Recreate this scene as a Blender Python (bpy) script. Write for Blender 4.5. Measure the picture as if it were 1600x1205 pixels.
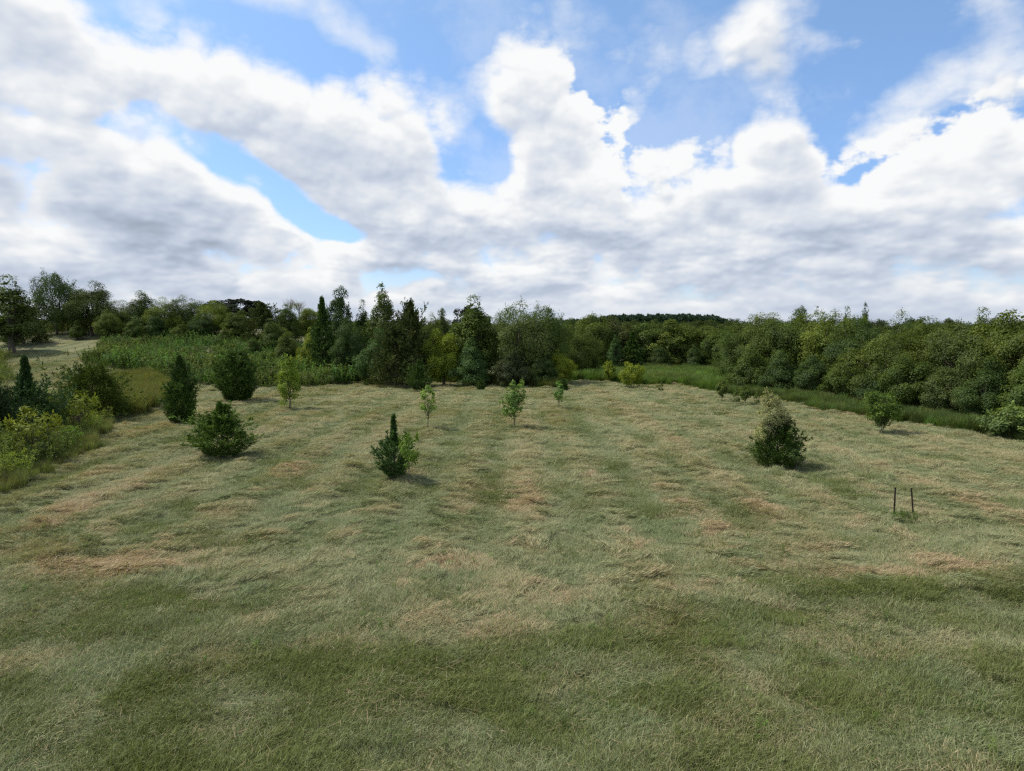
import bpy, math, random
import numpy as np

# ------------------------------------------------------------------ camera, sky, sun, exposure
for o in list(bpy.data.objects): bpy.data.objects.remove(o)
scene = bpy.context.scene
COL = scene.collection
CAM_Z, F_PX, HORIZON = 4.0, 1042.0, 520.0
PITCH = math.atan((602.5 - HORIZON) / F_PX)
cam_data = bpy.data.cameras.new('camera')
cam_data.sensor_width = 36.0
cam_data.lens = F_PX / 1600 * 36.0
cam_data.clip_end = 6000
camera = bpy.data.objects.new('camera', cam_data)
COL.objects.link(camera)
camera.location = (0, 0, CAM_Z)
camera.rotation_euler = (math.pi / 2 - PITCH, 0, 0)
scene.camera = camera
scene.view_settings.view_transform = 'Standard'
scene.view_settings.look = 'None'
scene.view_settings.gamma = 1
scene.view_settings.use_curve_mapping = False
scene.view_settings.exposure = 0.12
scene.cycles.use_denoising = False
scene.cycles.filter_width = 1.3
scene.cycles.max_bounces = 6
scene.cycles.transparent_max_bounces = 8

SUN_AZ, SUN_EL = math.radians(-74), math.radians(55)      # azimuth from +Y towards +X
sun_data = bpy.data.lights.new('sun', 'SUN')
sun_data.energy = 4.2
sun_data.angle = math.radians(1.5)
sun_data.color = (1.0, 0.92, 0.78)
sun = bpy.data.objects.new('sun', sun_data)
COL.objects.link(sun)
sun.location = (-40, 0, 60)
sun.rotation_euler = (math.pi / 2 - SUN_EL, 0, -SUN_AZ + math.pi)


def pix_dir(px, py):
    """world direction seen at a photo pixel (1600 wide)"""
    cx, cz = (px - 800) / F_PX, (602.5 - py) / F_PX
    c, s = math.cos(PITCH), math.sin(PITCH)
    return np.array([cx, c + cz * s, -s + cz * c])


def azel(px, py):
    d = pix_dir(px, py); d = d / np.linalg.norm(d)
    return math.degrees(math.atan2(d[0], d[1])), math.degrees(math.asin(d[2]))


class NT:
    """small helper to write node networks as expressions"""
    def __init__(self, tree): self.t = tree; self.n = tree.nodes; self.l = tree.links
    def put(self, sock, v):
        if hasattr(v, 'is_output') or isinstance(v, bpy.types.NodeSocket): self.l.new(v, sock)
        elif v is not None: sock.default_value = v
    def m(self, op, a, b=None, c=None, clamp=False):
        n = self.n.new('ShaderNodeMath'); n.operation = op; n.use_clamp = clamp
        for i, v in enumerate((a, b, c)):
            if v is not None: self.put(n.inputs[i], v)
        return n.outputs[0]
    def vm(self, op, a, b=None, out=0):
        n = self.n.new('ShaderNodeVectorMath'); n.operation = op
        for i, v in enumerate((a, b)):
            if v is not None: self.put(n.inputs[i], v)
        return n.outputs['Value'] if out == 'v' else n.outputs[0]
    def scale(self, v, s):
        n = self.n.new('ShaderNodeVectorMath'); n.operation = 'SCALE'
        self.put(n.inputs[0], v); self.put(n.inputs['Scale'], s); return n.outputs[0]
    def ss(self, x, lo, hi, a=0.0, b=1.0):
        n = self.n.new('ShaderNodeMapRange'); n.interpolation_type = 'SMOOTHSTEP'
        for i, v in enumerate((x, lo, hi, a, b)): self.put(n.inputs[i], v)
        return n.outputs[0]
    def comb(self, x, y, z=0.0):
        n = self.n.new('ShaderNodeCombineXYZ')
        for i, v in enumerate((x, y, z)): self.put(n.inputs[i], v)
        return n.outputs[0]
    def noise(self, vec, scale, detail=4, rough=0.5, dist=0.0, out=0, lac=2.0):
        n = self.n.new('ShaderNodeTexNoise')
        self.put(n.inputs['Vector'], vec)
        n.inputs['Scale'].default_value = scale; n.inputs['Detail'].default_value = detail
        n.inputs['Roughness'].default_value = rough; n.inputs['Distortion'].default_value = dist
        n.inputs['Lacunarity'].default_value = lac
        return n.outputs[out]
    def mix(self, f, a, b):
        n = self.n.new('ShaderNodeMix'); n.data_type = 'RGBA'
        self.put(n.inputs[0], f)
        for s, v in ((n.inputs[6], a), (n.inputs[7], b)):
            self.put(s, (*v, 1) if isinstance(v, tuple) and len(v) == 3 else v)
        return n.outputs[2]
    def fmix(self, f, a, b):
        n = self.n.new('ShaderNodeMix'); n.data_type = 'FLOAT'
        self.put(n.inputs[0], f); self.put(n.inputs[2], a); self.put(n.inputs[3], b)
        return n.outputs[0]


def smooth(x, lo, hi):
    t = np.clip((x - lo) / (hi - lo), 0, 1); return t * t * (3 - 2 * t)


def noise3(x, y, z, seed):
    """value noise on a lattice in three dimensions"""
    i, j, k = np.floor(x), np.floor(y), np.floor(z)
    fx, fy, fz = x - i, y - j, z - k
    fx = fx * fx * (3 - 2 * fx); fy = fy * fy * (3 - 2 * fy); fz = fz * fz * (3 - 2 * fz)
    i = i.astype(np.int32) + 512; j = j.astype(np.int32) + 512; k = k.astype(np.int32) + 512
    rg = np.random.default_rng(seed); tab = rg.random(4096).astype(np.float32); pm = rg.permutation(4096).astype(np.int32)
    a0, a1 = pm[i & 4095], pm[(i + 1) & 4095]
    b00, b01, b10, b11 = pm[(a0 + j) & 4095], pm[(a0 + j + 1) & 4095], pm[(a1 + j) & 4095], pm[(a1 + j + 1) & 4095]
    g = lambda b, q: tab[(b + q) & 4095]
    x00 = g(b00, k) * (1 - fx) + g(b10, k) * fx; x01 = g(b01, k) * (1 - fx) + g(b11, k) * fx
    k1 = k + 1
    x10 = g(b00, k1) * (1 - fx) + g(b10, k1) * fx; x11 = g(b01, k1) * (1 - fx) + g(b11, k1) * fx
    return (x00 * (1 - fy) + x01 * fy) * (1 - fz) + (x10 * (1 - fy) + x11 * fy) * fz


def fbm3(p, scale, octv, rough=0.5, seed=1, billow=False):
    s, a, tot = 0, 1.0, 0.0
    for o in range(octv):
        f = scale * 2.03 ** o
        R = np.linalg.qr(np.random.default_rng(seed * 31 + o).normal(0, 1, (3, 3)))[0].astype(np.float32) * f
        n = noise3(R[0, 0] * p[0] + R[0, 1] * p[1] + R[0, 2] * p[2] + 3.1, R[1, 0] * p[0] + R[1, 1] * p[1] + R[1, 2] * p[2] - 7.7,
                   R[2, 0] * p[0] + R[2, 1] * p[1] + R[2, 2] * p[2] + 1.3, seed + o)
        if billow: n = np.abs(2 * n - 1)
        s = s + a * n; tot += a; a *= rough
    return s / tot


EDGE = [(-400, -60), (-120, -160), (0, -110), (60, -45), (135, 2), (190, 44), (300, 54), (375, 80), (435, 97), (520, 114), (545, 94),
        (600, 95), (640, 118), (690, 160), (712, 212), (745, 258), (765, 268), (770, 190), (776, 100), (786, 46), (820, 40),
        (870, 78), (900, 112), (955, 145), (984, 190), (992, 250), (1001, 305), (1010, 250), (1035, 232), (1070, 258),
        (1100, 230), (1150, 226), (1175, 244), (1200, 222), (1250, 213), (1290, 240), (1330, 215), (1360, 200),
        (1400, 186), (1450, 180), (1500, 152), (1600, 120), (1700, 90), (1900, 140)]
HOLES = [(95, 185, 110, 17, 12, 40), (205, 215, 60, 38, 60, 85), (320, 226, 95, 34, 28, 150), (410, 283, 85, 22, 26, 130),
         (500, 332, 66, 20, 30, 150), (545, 352, 34, 13, 20, 80), (792, 235, 26, 40, -10, 150), (755, 200, 18, 50, 0, 70), (735, 225, 22, 30, 60, 30),
         (630, 432, 90, 12, 4, 60), (1575, 345, 60, 18, 0, 60), (1330, 250, 70, 14, -32, 35), (690, 210, 14, 50, -20, 20)]
WISPS = [(1190, 35, 90, 70, -35, 90), (1120, 90, 70, 40, -20, 62), (1210, 90, 40, 60, 10, 60), (450, -8, 150, 30, 4, 85), (590, 48, 40, 24, 30, 66),
         (1420, 140, 130, 42, -30, 62), (1520, 95, 60, 30, -20, 50), (1238, 195, 26, 18, -40, 60), (1560, 5, 45, 36, 40, 55), (1000, 110, 36, 90, 15, 58), (900, 45, 60, 50, 0, 40),
         (205, 200, 16, 36, -10, 50), (735, 190, 24, 70, -30, 50), (240, 20, 60, 30, 0, 40)]


def blobpx(X, Y, px, py, a, b, rot, k):
    c, s = math.cos(math.radians(rot)), math.sin(math.radians(rot))
    u = ((X - px) * c + (Y - py) * s) / a; v = (-(X - px) * s + (Y - py) * c) / b
    return k * np.exp(-0.8 * (u * u + v * v))


SKY_W, SKY_H, KU, KV = 2560, 1024, 1.2, 1.3


def cloud_map():
    """cloud cover and brightness for every direction above the horizon"""
    u = (np.arange(SKY_W) + 0.5) / SKY_W; v = (np.arange(SKY_H) + 0.5) / SKY_H
    az = np.tan((u - 0.5) * 2 * math.atan(math.pi * KU)) / KU
    el = np.tan(v * math.atan(math.pi / 2 * KV)) / KV
    AZ, EL = np.meshgrid(az.astype(np.float32), el.astype(np.float32))
    d = np.stack([np.sin(AZ) * np.cos(EL), np.cos(AZ) * np.cos(EL), np.sin(EL)])
    # the same directions as the photograph frames them, only ahead of the camera
    c, s = math.cos(PITCH), math.sin(PITCH)
    fw = np.maximum(d[1] * c - d[2] * s, 0.05); upc = d[1] * s + d[2] * c
    X = 800 + F_PX * d[0] / fw; Y = 602.5 - F_PX * upc / fw
    ahead = smooth(d[1] * c - d[2] * s, 0.30, 0.60) * smooth(np.abs(X - 800), 1500, 1000) * smooth(Y, -700, -250)
    flat = np.stack([d[0], d[1], d[2] * 2.2])
    w1 = fbm3(d, 5, 5, 0.55, 11) - 0.5; w2 = fbm3(d, 5, 5, 0.55, 31) - 0.5
    Xw = X + 110 * w1; Yw = Y + 90 * w2
    ex = [e[0] for e in EDGE]; ey = [e[1] for e in EDGE]
    below = Yw > np.interp(Xw, ex, ey)
    dist = np.full(X.shape, 1e9, np.float32)
    for (x0, y0), (x1, y1) in zip(EDGE[:-1], EDGE[1:]):       # distance to the outline of the bank
        vx, vy = x1 - x0, y1 - y0; L2 = vx * vx + vy * vy
        q = np.clip(((Xw - x0) * vx + (Yw - y0) * vy) / L2, 0, 1)
        dist = np.minimum(dist, (Xw - x0 - q * vx) ** 2 + (Yw - y0 - q * vy) ** 2)
    S = np.sqrt(dist) * np.where(below, 1, -1)
    S = np.minimum(S + 4, 75)
    for h in HOLES: S = S - blobpx(Xw, Yw, *h)
    S = np.maximum(S - 14 * smooth(Y, 170, 40), -75)
    thin = 0; bank = smooth(S, 5, -30)
    for h in WISPS:
        q = blobpx(Xw, Yw, *h); S = S + q; thin = thin + q / h[5]
    thin = np.clip(thin * 1.2, 0, 1) * ahead * bank
    big = fbm3(d, 2.2, 4, 0.5, 51)
    Sg = (big - 0.47) * 420
    S = S * ahead + Sg * (1 - ahead)
    S = S * (1 - smooth(EL, 0.22, 0.10) * 0.25)             # looser cover low down, seen edge on
    bil = fbm3(d, 12, 6, 0.50, 71, True)
    tur = fbm3(flat, 7, 8, 0.58, 91)
    D = S + 130 * (bil - 0.28) + 190 * (tur - 0.5)
    low = smooth(EL, 0.20, 0.04)
    nl = fbm3(np.stack([d[0], d[1], d[2] * 3.2]), 10, 7, 0.58, 111)
    D = D + low * 150 * (nl - 0.44)
    wisp = smooth(fbm3(d, 3.0, 3, 0.5, 131), 0.42, 0.62) * 0.8 + smooth(S, 10, -30) * 0.4
    soft = 7 + 30 * wisp + 46 * thin
    A = smooth(D / soft, -0.9, 1.4)
    T = np.clip(D + smooth(EL, 0.30, 0.08) * 190 * (nl - 0.5), 0, 150) / 62.0
    for rr in (1, 2):                                        # thickness varies more gently than the edge
        T = (T + np.roll(T, rr, 0) + np.roll(T, -rr, 0) + np.roll(T, rr, 1) + np.roll(T, -rr, 1)) / 5
    # light reaching each spot through the cloud that lies towards the sun (up and to the left)
    acc = np.zeros_like(T); wsum = 0
    for st in (3, 6, 10, 16, 24, 36, 52):
        dx, dy = int(-0.45 * st), int(round(0.9 * st))
        yy = np.clip(np.arange(SKY_H) + dy, 0, SKY_H - 1); xx = np.clip(np.arange(SKY_W) + dx, 0, SKY_W - 1)
        w = st ** 0.55; acc += w * T[yy][:, xx]; wsum += w
    acc /= wsum
    lit = np.exp(-1.25 * acc)
    rel = np.zeros_like(T)
    for st, w in ((3, 0.5), (7, 0.9), (15, 1.0)):
        dx, dy = int(round(-0.45 * st)), int(round(0.9 * st))
        yy = np.clip(np.arange(SKY_H) + dy, 0, SKY_H - 1); xx = np.clip(np.arange(SKY_W) + dx, 0, SKY_W - 1)
        rel += w * np.clip((T - T[yy][:, xx]), -0.6, 0.6)
    val = 0.655 + 0.345 * lit + 0.10 * rel
    dk = 0
    for h in DARKS: dk = dk + blobpx(X, Y, *h)
    val = val - dk * ahead * np.clip(T, 0, 1)
    val = val - 0.09 * smooth(EL, 0.24, 0.04)
    # low banks fade towards the milky horizon
    hz = smooth(EL, 0.13, 0.0)
    val = val * (1 - 0.5 * hz) + 0.5 * hz * 0.66
    A = np.maximum(A, hz * 0.80)
    veil = smooth(fbm3(np.stack([d[0] * 1.2, d[1], d[2] * 1.6]), 5, 7, 0.62, 151), 0.46, 0.72) * 0.22
    A = np.maximum(A, veil)
    return A.astype(np.float32), np.clip(val, 0.36, 0.89).astype(np.float32)


DARKS = [(70, 295, 140, 50, 14, 0.20), (330, 400, 210, 34, 6, 0.16), (520, 235, 150, 22, 16, 0.05), (860, 365, 200, 22, 0, 0.06),
         (1180, 322, 170, 22, -8, 0.06), (1500, 335, 160, 24, -14, 0.07), (1440, 232, 120, 18, -22, 0.06)]


def build_world():
    w = bpy.data.worlds.new('World'); scene.world = w; w.use_nodes = True
    t = w.node_tree; t.nodes.clear(); N = NT(t)
    out = t.nodes.new('ShaderNodeOutputWorld')
    sky = t.nodes.new('ShaderNodeTexSky'); sky.sky_type = 'NISHITA'; sky.sun_disc = False
    sky.sun_elevation = SUN_EL; sky.sun_rotation = SUN_AZ
    sky.air_density = 1.0; sky.dust_density = 0.6; sky.ozone_density = 1.4
    A, V = cloud_map()
    img = bpy.data.images.new('computed_clouds', SKY_W, SKY_H, alpha=False, float_buffer=True)
    img.colorspace_settings.name = 'Non-Color'
    buf = np.ones((SKY_H, SKY_W, 4), np.float32); buf[..., 0] = A; buf[..., 1] = V; buf[..., 2] = 0
    img.pixels.foreach_set(buf.reshape(-1)); img.update(); img.pack()
    tc = t.nodes.new('ShaderNodeTexCoord').outputs['Generated']
    sx = t.nodes.new('ShaderNodeSeparateXYZ'); t.links.new(tc, sx.inputs[0])
    X, Y, Z = sx.outputs
    az = N.m('ARCTAN2', X, Y); el = N.m('MAXIMUM', N.m('ARCSINE', Z), 0.0)
    u = N.m('ADD', 0.5, N.m('DIVIDE', N.m('ARCTANGENT', N.m('MULTIPLY', az, KU)), 2 * math.atan(math.pi * KU)))
    v = N.m('DIVIDE', N.m('ARCTANGENT', N.m('MULTIPLY', el, KV)), math.atan(math.pi / 2 * KV))
    it = t.nodes.new('ShaderNodeTexImage'); it.image = img; it.interpolation = 'Linear'; it.extension = 'EXTEND'
    t.links.new(N.comb(u, v), it.inputs[0])
    sc = t.nodes.new('ShaderNodeSeparateColor'); t.links.new(it.outputs[0], sc.inputs[0])
    dens, val = sc.outputs[0], sc.outputs[1]
    fac = N.ss(val, 0.48, 0.92)
    ccol = N.scale(N.mix(fac, (0.82, 0.94, 1.15), (0.99, 1.0, 1.0)), val)
    bg1 = t.nodes.new('ShaderNodeBackground'); bg2 = t.nodes.new('ShaderNodeBackground')
    hz = N.ss(el, 0.56, 0.07)
    blue = N.vm('MULTIPLY', sky.outputs[0], N.mix(hz, (1.04, 1.16, 1.20), (0.74, 0.87, 1.10)))
    t.links.new(blue, bg1.inputs[0]); bg1.inputs[1].default_value = 0.15
    t.links.new(ccol, bg2.inputs[0]); bg2.inputs[1].default_value = 1.0
    mx = t.nodes.new('ShaderNodeMixShader')
    t.links.new(dens, mx.inputs[0]); t.links.new(bg1.outputs[0], mx.inputs[1]); t.links.new(bg2.outputs[0], mx.inputs[2])
    t.links.new(mx.outputs[0], out.inputs[0])
    w.cycles.sampling_method = 'MANUAL'; w.cycles.sample_map_resolution = 512


build_world()

# ------------------------------------------------------------------ helpers
def hash2(i, j, seed):
    n = (i.astype(np.int64) * 374761393 + j.astype(np.int64) * 668265263 + seed * 974634777) & 0x7fffffff
    n = ((n ^ (n >> 13)) * 1274126177) & 0x7fffffff
    return ((n ^ (n >> 16)) & 0xffff) / 65535.0


def vnoise(x, y, seed=0):
    x = np.asarray(x, float); y = np.asarray(y, float)
    i, j = np.floor(x), np.floor(y); fx, fy = x - i, y - j
    fx = fx * fx * (3 - 2 * fx); fy = fy * fy * (3 - 2 * fy)
    a, b = hash2(i, j, seed), hash2(i + 1, j, seed); c, d = hash2(i, j + 1, seed), hash2(i + 1, j + 1, seed)
    return (a * (1 - fx) + b * fx) * (1 - fy) + (c * (1 - fx) + d * fx) * fy


def fbm(x, y, seed=0, oct=4, rough=0.5):
    s, a, tot = 0, 1, 0
    for k in range(oct):
        s = s + a * vnoise(x * 2 ** k + 17.3 * k, y * 2 ** k - 9.1 * k, seed + k); tot += a; a *= rough
    return s / tot


def terrain(x, y):
    """large form of the land: flat field, a bank rising behind on the left"""
    x = np.asarray(x, float); y = np.asarray(y, float)
    w = smooth(-x, 6, 30)
    z = 4.5 * smooth(y, 40, 86) * w
    z = z + 0.25 * (fbm(x / 14, y / 14, 5, 2) - 0.5) * smooth(y, 10, 30)
    z = z - 0.5 * smooth(y, 60, 90) * (1 - w)
    return z


def lumps(x, y):
    """cut hay lying in rows and heaps"""
    near = smooth(y, 70, 40) * smooth(y, 1, 5)
    a = (0.12 - 0.07 * smooth(y, 16, 34)) * (fbm(x / 0.62, y / 0.55, 31, 4, 0.6) - 0.5) + 0.06 * (fbm(x / 0.25, y / 0.22, 61, 2) - 0.5)
    row = 0.035 * np.sin(2 * math.pi * (x + 0.5 * (fbm(x / 7, y / 12, 8, 2) - 0.5)) / 1.75)
    a = a + row * smooth(y, 11, 16)
    # step where the lawn meets the hay field, and a long grassy hump at the left
    gx, gy, _ = ground_pt(1400, 925)
    yy = gy + 0.10 * (x - gx)
    a = a + 0.10 * np.exp(-((y - yy) / 0.35) ** 2) * smooth(x, 1.0, 4.0)
    return a * near


def ground_pt(px, py):
    d = pix_dir(px, py)
    t = 1.0
    for k in range(4000):
        p = d * t
        if CAM_Z + p[2] <= float(terrain(p[0], p[1])): break
        t *= 1.004
    return p[0], p[1], float(terrain(p[0], p[1]))


def col_at(px, depth):
    """lateral x of a photo column at a depth, ignoring height"""
    d = pix_dir(px, 560); return d[0] / d[1] * depth


def z_at(py, depth, px=800):
    d = pix_dir(px, py); return CAM_Z + d[2] / d[1] * depth


def fields(x, y):
    """(dry, lush): where the sward is straw coloured or deep green"""
    x = np.asarray(x, float); y = np.asarray(y, float)
    lawn_edge = 10.6 + 0.10 * (x - 6) + 0.7 * (fbm(x / 2.2, y / 9, 77, 3) - 0.5)
    lawn_edge = np.where(x < 2, lawn_edge - 1.6 * smooth(-x, -2, 2), lawn_edge)
    lawn = smooth(lawn_edge - y, -0.25, 0.45)
    n_big = fbm(x / 3.4, y / 3.0, 3, 4)
    n_mid = fbm(x / 1.1, y / 0.9, 13, 4, 0.6)
    n_fine = fbm(x / 0.33, y / 0.3, 23, 3, 0.6)
    xr = x + 0.5 * (fbm(x / 7, y / 12, 8, 2) - 0.5) + 0.22 * (fbm(x / 1.2, y / 1.0, 18, 2) - 0.5)
    rows = 0.5 + 0.5 * np.sin(2 * math.pi * xr / 1.75)
    rows = 0.65 * rows ** 1.5 + 0.35 * (0.5 + 0.5 * np.sin(2 * math.pi * xr / 5.25 + 1.0))
    rowk = smooth(y, 10.5, 16)
    rid = 1 - np.abs(2 * fbm(x / 0.62 + 9, y / 0.50, 33, 3, 0.55) - 1)
    dry = 0.38 + 0.55 * (n_big - 0.5) + 1.0 * (n_mid - 0.5) + 1.1 * (n_fine - 0.5) + 0.95 * rowk * (rows - 0.45) + 0.7 * (rid - 0.72)
    lush = 0.37 + 0.8 * (fbm(x / 2.6 + 40, y / 1.9, 43, 4) - 0.5) + 1.9 * (fbm(x / 0.7, y / 0.5, 53, 4, 0.6) - 0.5)
    dry = dry - 0.16 * lawn; lush = lush * (1 - 0.25 * smooth(y, 9, 14)) + 0.22 * lawn - 0.34 * rowk * (rows - 0.45)
    far = smooth(y, 14, 20)
    dry = np.where(dry > 0.55, 0.55 + (dry - 0.55) * (1 - 0.62 * far), dry)
    # named patches, (x, y, half width, half length, dry, lush)
    for px, py, a, b, dd, dl in PATCHES:
        X, Yp, _ = _PC[(px, py)]
        sx = a / F_PX * Yp; sy = b / F_PX * Yp * Yp / CAM_Z
        q = np.sqrt(((x - X) / sx) ** 2 + ((y - Yp) / sy) ** 2)
        wgt = smooth(q + 1.5 * (n_mid - 0.5) + 1.3 * (n_fine - 0.5), 1.25, 0.45)
        dry = dry + dd * wgt; lush = lush + 0.68 * dl * wgt
    return np.clip(dry, 0, 1), np.clip(lush, 0, 1)


PATCHES = [  # photo pixel, half sizes in pixels, dry, lush
    (160, 885, 110, 18, 0.55, -0.3), (300, 880, 60, 12, 0.5, -0.3), (40, 1040, 80, 22, 0.45, -0.2), (430, 885, 70, 14, 0.35, -0.2),
    (335, 1018, 45, 7, 0.9, -0.6), (515, 1012, 40, 10, 0.95, -0.6), (700, 882, 70, 12, 0.6, -0.4), (780, 990, 90, 22, 0.5, -0.3),
    (1020, 975, 60, 16, 0.7, -0.5), (1090, 925, 80, 16, 0.45, -0.3), (1040, 893, 60, 8, 0.4, -0.2), (890, 920, 150, 34, 0.2, -0.2),
    (1370, 898, 110, 9, 0.55, -0.4), (1520, 888, 90, 14, 0.4, -0.3), (1440, 872, 60, 10, 0.4, -0.3), (1200, 885, 80, 8, 0.4, -0.2),
    (1370, 930, 300, 16, -0.4, 0.55), (1180, 960, 80, 26, -0.4, 0.45), (150, 985, 120, 30, -0.5, 0.5), (330, 960, 90, 24, -0.5, 0.5),
    (250, 940, 160, 18, -0.3, 0.4), (420, 925, 70, 20, -0.3, 0.4), (520, 1050, 190, 26, -0.4, 0.55), (250, 1080, 160, 26, -0.3, 0.4),
    (60, 985, 70, 25, -0.4, 0.4), (760, 820, 330, 34, -0.22, -0.42), (560, 790, 160, 30, -0.2, -0.3), (1080, 802, 30, 6, -0.5, 0.7),
    (460, 735, 50, 12, 0.5, -0.2), (350, 768, 60, 8, 0.35, -0.1), (120, 800, 90, 10, 0.25, 0), (190, 742, 90, 10, 0.3, 0),
    (900, 1010, 70, 14, -0.2, 0.4), (1560, 1050, 60, 30, -0.2, 0.4), (1100, 1170, 150, 30, 0.2, -0.1), (740, 1180, 120, 30, 0.2, -0.2),
    (1010, 780, 60, 14, 0.3, 0), (1300, 1090, 90, 24, 0.15, 0.1), (230, 655, 50, 10, 0.1, 0), (760, 770, 100, 16, 0.0, 0.25),
    (400, 860, 40, 12, -0.3, 0.4), (250, 820, 90, 8, -0.3, 0.4), (90, 830, 90, 10, -0.3, 0.3),
]
_PC = {(p[0], p[1]): ground_pt(p[0], p[1]) for p in PATCHES}


def tag(o, label=None, cat=None, group=None, kind=None):
    if label: o['label'] = label
    if cat: o['category'] = cat
    if group: o['group'] = group
    if kind: o['kind'] = kind
    return o


def link(name, mesh, mat=None, parent=None, color=None):
    o = bpy.data.objects.new(name, mesh); COL.objects.link(o)
    if mat and not mesh.materials: mesh.materials.append(mat)
    if parent: o.parent = parent
    if color: o.color = (*color, 1)
    return o


def mesh_poly(name, V, k, tone=None, mat=None):
    """mesh of n loose k-gons from an (n,k,3) array, with a tone per face"""
    n = len(V); m = bpy.data.meshes.new(name)
    m.vertices.add(n * k); m.vertices.foreach_set('co', V.reshape(-1).astype(np.float32))
    m.loops.add(n * k); m.loops.foreach_set('vertex_index', np.arange(n * k, dtype=np.int32))
    m.polygons.add(n); m.polygons.foreach_set('loop_start', np.arange(0, n * k, k, dtype=np.int32))
    if tone is not None:
        a = m.attributes.new('tone', 'FLOAT', 'FACE'); a.data.foreach_set('value', tone.astype(np.float32))
    m.update(calc_edges=True)
    if mat: m.materials.append(mat)
    return m


def unit(v):
    return v / np.maximum(np.linalg.norm(v, axis=-1, keepdims=True), 1e-9)


def rhombi(P, D, Nn, L, W, bend=0.0):
    """leaf shaped quads: base P, direction D, face normal about Nn"""
    D = unit(D); S = unit(np.cross(D, Nn)); L = np.asarray(L).reshape(-1, 1); W = np.asarray(W).reshape(-1, 1)
    up = np.cross(S, D)
    mid = P + D * L * 0.42
    return np.stack([P, mid + S * W / 2 + up * bend * W, P + D * L, mid - S * W / 2 + up * bend * W], 1)


def tubes(name, lines, mat, sides=5):
    """tapered round limbs along polylines [(points, radii)]"""
    V, F = [], []
    for pts, rad in lines:
        pts = np.asarray(pts, float); base = len(V)
        for i, p in enumerate(pts):
            d = unit(pts[min(i + 1, len(pts) - 1)] - pts[max(i - 1, 0)])
            a = unit(np.cross(d, [0.3, 1, 0.1])); b = np.cross(d, a)
            for s in range(sides):
                t = 2 * math.pi * s / sides
                V.append(tuple(p + (a * math.cos(t) + b * math.sin(t)) * rad[i]))
        for i in range(len(pts) - 1):
            for s in range(sides):
                q = (s + 1) % sides
                F.append((base + i * sides + s, base + i * sides + q, base + (i + 1) * sides + q, base + (i + 1) * sides + s))
        F.append(tuple(base + (len(pts) - 1) * sides + s for s in range(sides)))
    m = bpy.data.meshes.new(name); m.from_pydata(V, [], F); m.materials.append(mat)
    for p in m.polygons: p.use_smooth = True
    return m


# ------------------------------------------------------------------ materials
def new_mat(name):
    m = bpy.data.materials.new(name); m.use_nodes = True; m.node_tree.nodes.clear()
    return m, NT(m.node_tree)


def finish_leaf(N, col, trans=0.28, gloss=0.05, rough=0.55):
    n = N.n
    d = n.new('ShaderNodeBsdfDiffuse'); N.put(d.inputs[0], col)
    tr = n.new('ShaderNodeBsdfTranslucent'); N.put(tr.inputs[0], N.vm('MULTIPLY', col, (1.25, 1.3, 0.7)))
    g = n.new('ShaderNodeBsdfGlossy'); g.inputs[0].default_value = (0.8, 0.85, 0.9, 1); g.inputs['Roughness'].default_value = rough
    m1 = n.new('ShaderNodeMixShader'); m1.inputs[0].default_value = trans
    N.l.new(d.outputs[0], m1.inputs[1]); N.l.new(tr.outputs[0], m1.inputs[2])
    m2 = n.new('ShaderNodeMixShader'); m2.inputs[0].default_value = gloss
    N.l.new(m1.outputs[0], m2.inputs[1]); N.l.new(g.outputs[0], m2.inputs[2])
    o = n.new('ShaderNodeOutputMaterial'); N.l.new(m2.outputs[0], o.inputs[0])


def attr(N, name, typ='GEOMETRY', out='Fac'):
    a = N.n.new('ShaderNodeAttribute'); a.attribute_name = name; a.attribute_type = typ
    return a.outputs[out]


def leaf_mat(name, trans, gloss, instancer=False, yellow=0.45):
    m, N = new_mat(name)
    if instancer: base = attr(N, 'tint', 'INSTANCER', 'Vector')
    else: base = N.n.new('ShaderNodeObjectInfo').outputs['Color']
    tone = attr(N, 'tone')
    pos = N.n.new('ShaderNodeNewGeometry').outputs['Position']
    big = N.noise(pos, 0.9, 3, 0.6)
    t2 = N.m('ADD', tone, N.m('MULTIPLY', N.m('SUBTRACT', big, 0.5), 0.8), clamp=True)
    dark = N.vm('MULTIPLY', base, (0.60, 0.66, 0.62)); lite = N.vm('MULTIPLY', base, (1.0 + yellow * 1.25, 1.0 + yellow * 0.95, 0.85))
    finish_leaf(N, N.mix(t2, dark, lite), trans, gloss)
    return m


M_LEAF = leaf_mat('leaves', 0.28, 0.015, yellow=0.34)
M_NEEDLE = leaf_mat('needles', 0.12, 0.012, yellow=0.5)
M_WEED = leaf_mat('weed_leaves', 0.30, 0.02, instancer=True)


def bark_mat(name, c1, c2):
    m, N = new_mat(name)
    pos = N.n.new('ShaderNodeTexCoord').outputs['Object']
    f = N.noise(N.vm('MULTIPLY', pos, (1, 1, 0.25)), 14, 5, 0.65)
    p = N.n.new('ShaderNodeBsdfPrincipled'); N.put(p.inputs['Base Color'], N.mix(f, c1, c2)); p.inputs['Roughness'].default_value = 0.9
    b = N.n.new('ShaderNodeBump'); b.inputs['Strength'].default_value = 0.5; b.inputs['Distance'].default_value = 0.02
    N.put(b.inputs['Height'], f); N.l.new(b.outputs[0], p.inputs['Normal'])
    o = N.n.new('ShaderNodeOutputMaterial'); N.l.new(p.outputs[0], o.inputs[0]); return m


M_BARK = bark_mat('bark', (0.05, 0.04, 0.03), (0.14, 0.11, 0.085))
M_TWIG = bark_mat('dead_twigs', (0.10, 0.085, 0.07), (0.20, 0.17, 0.145))


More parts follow.
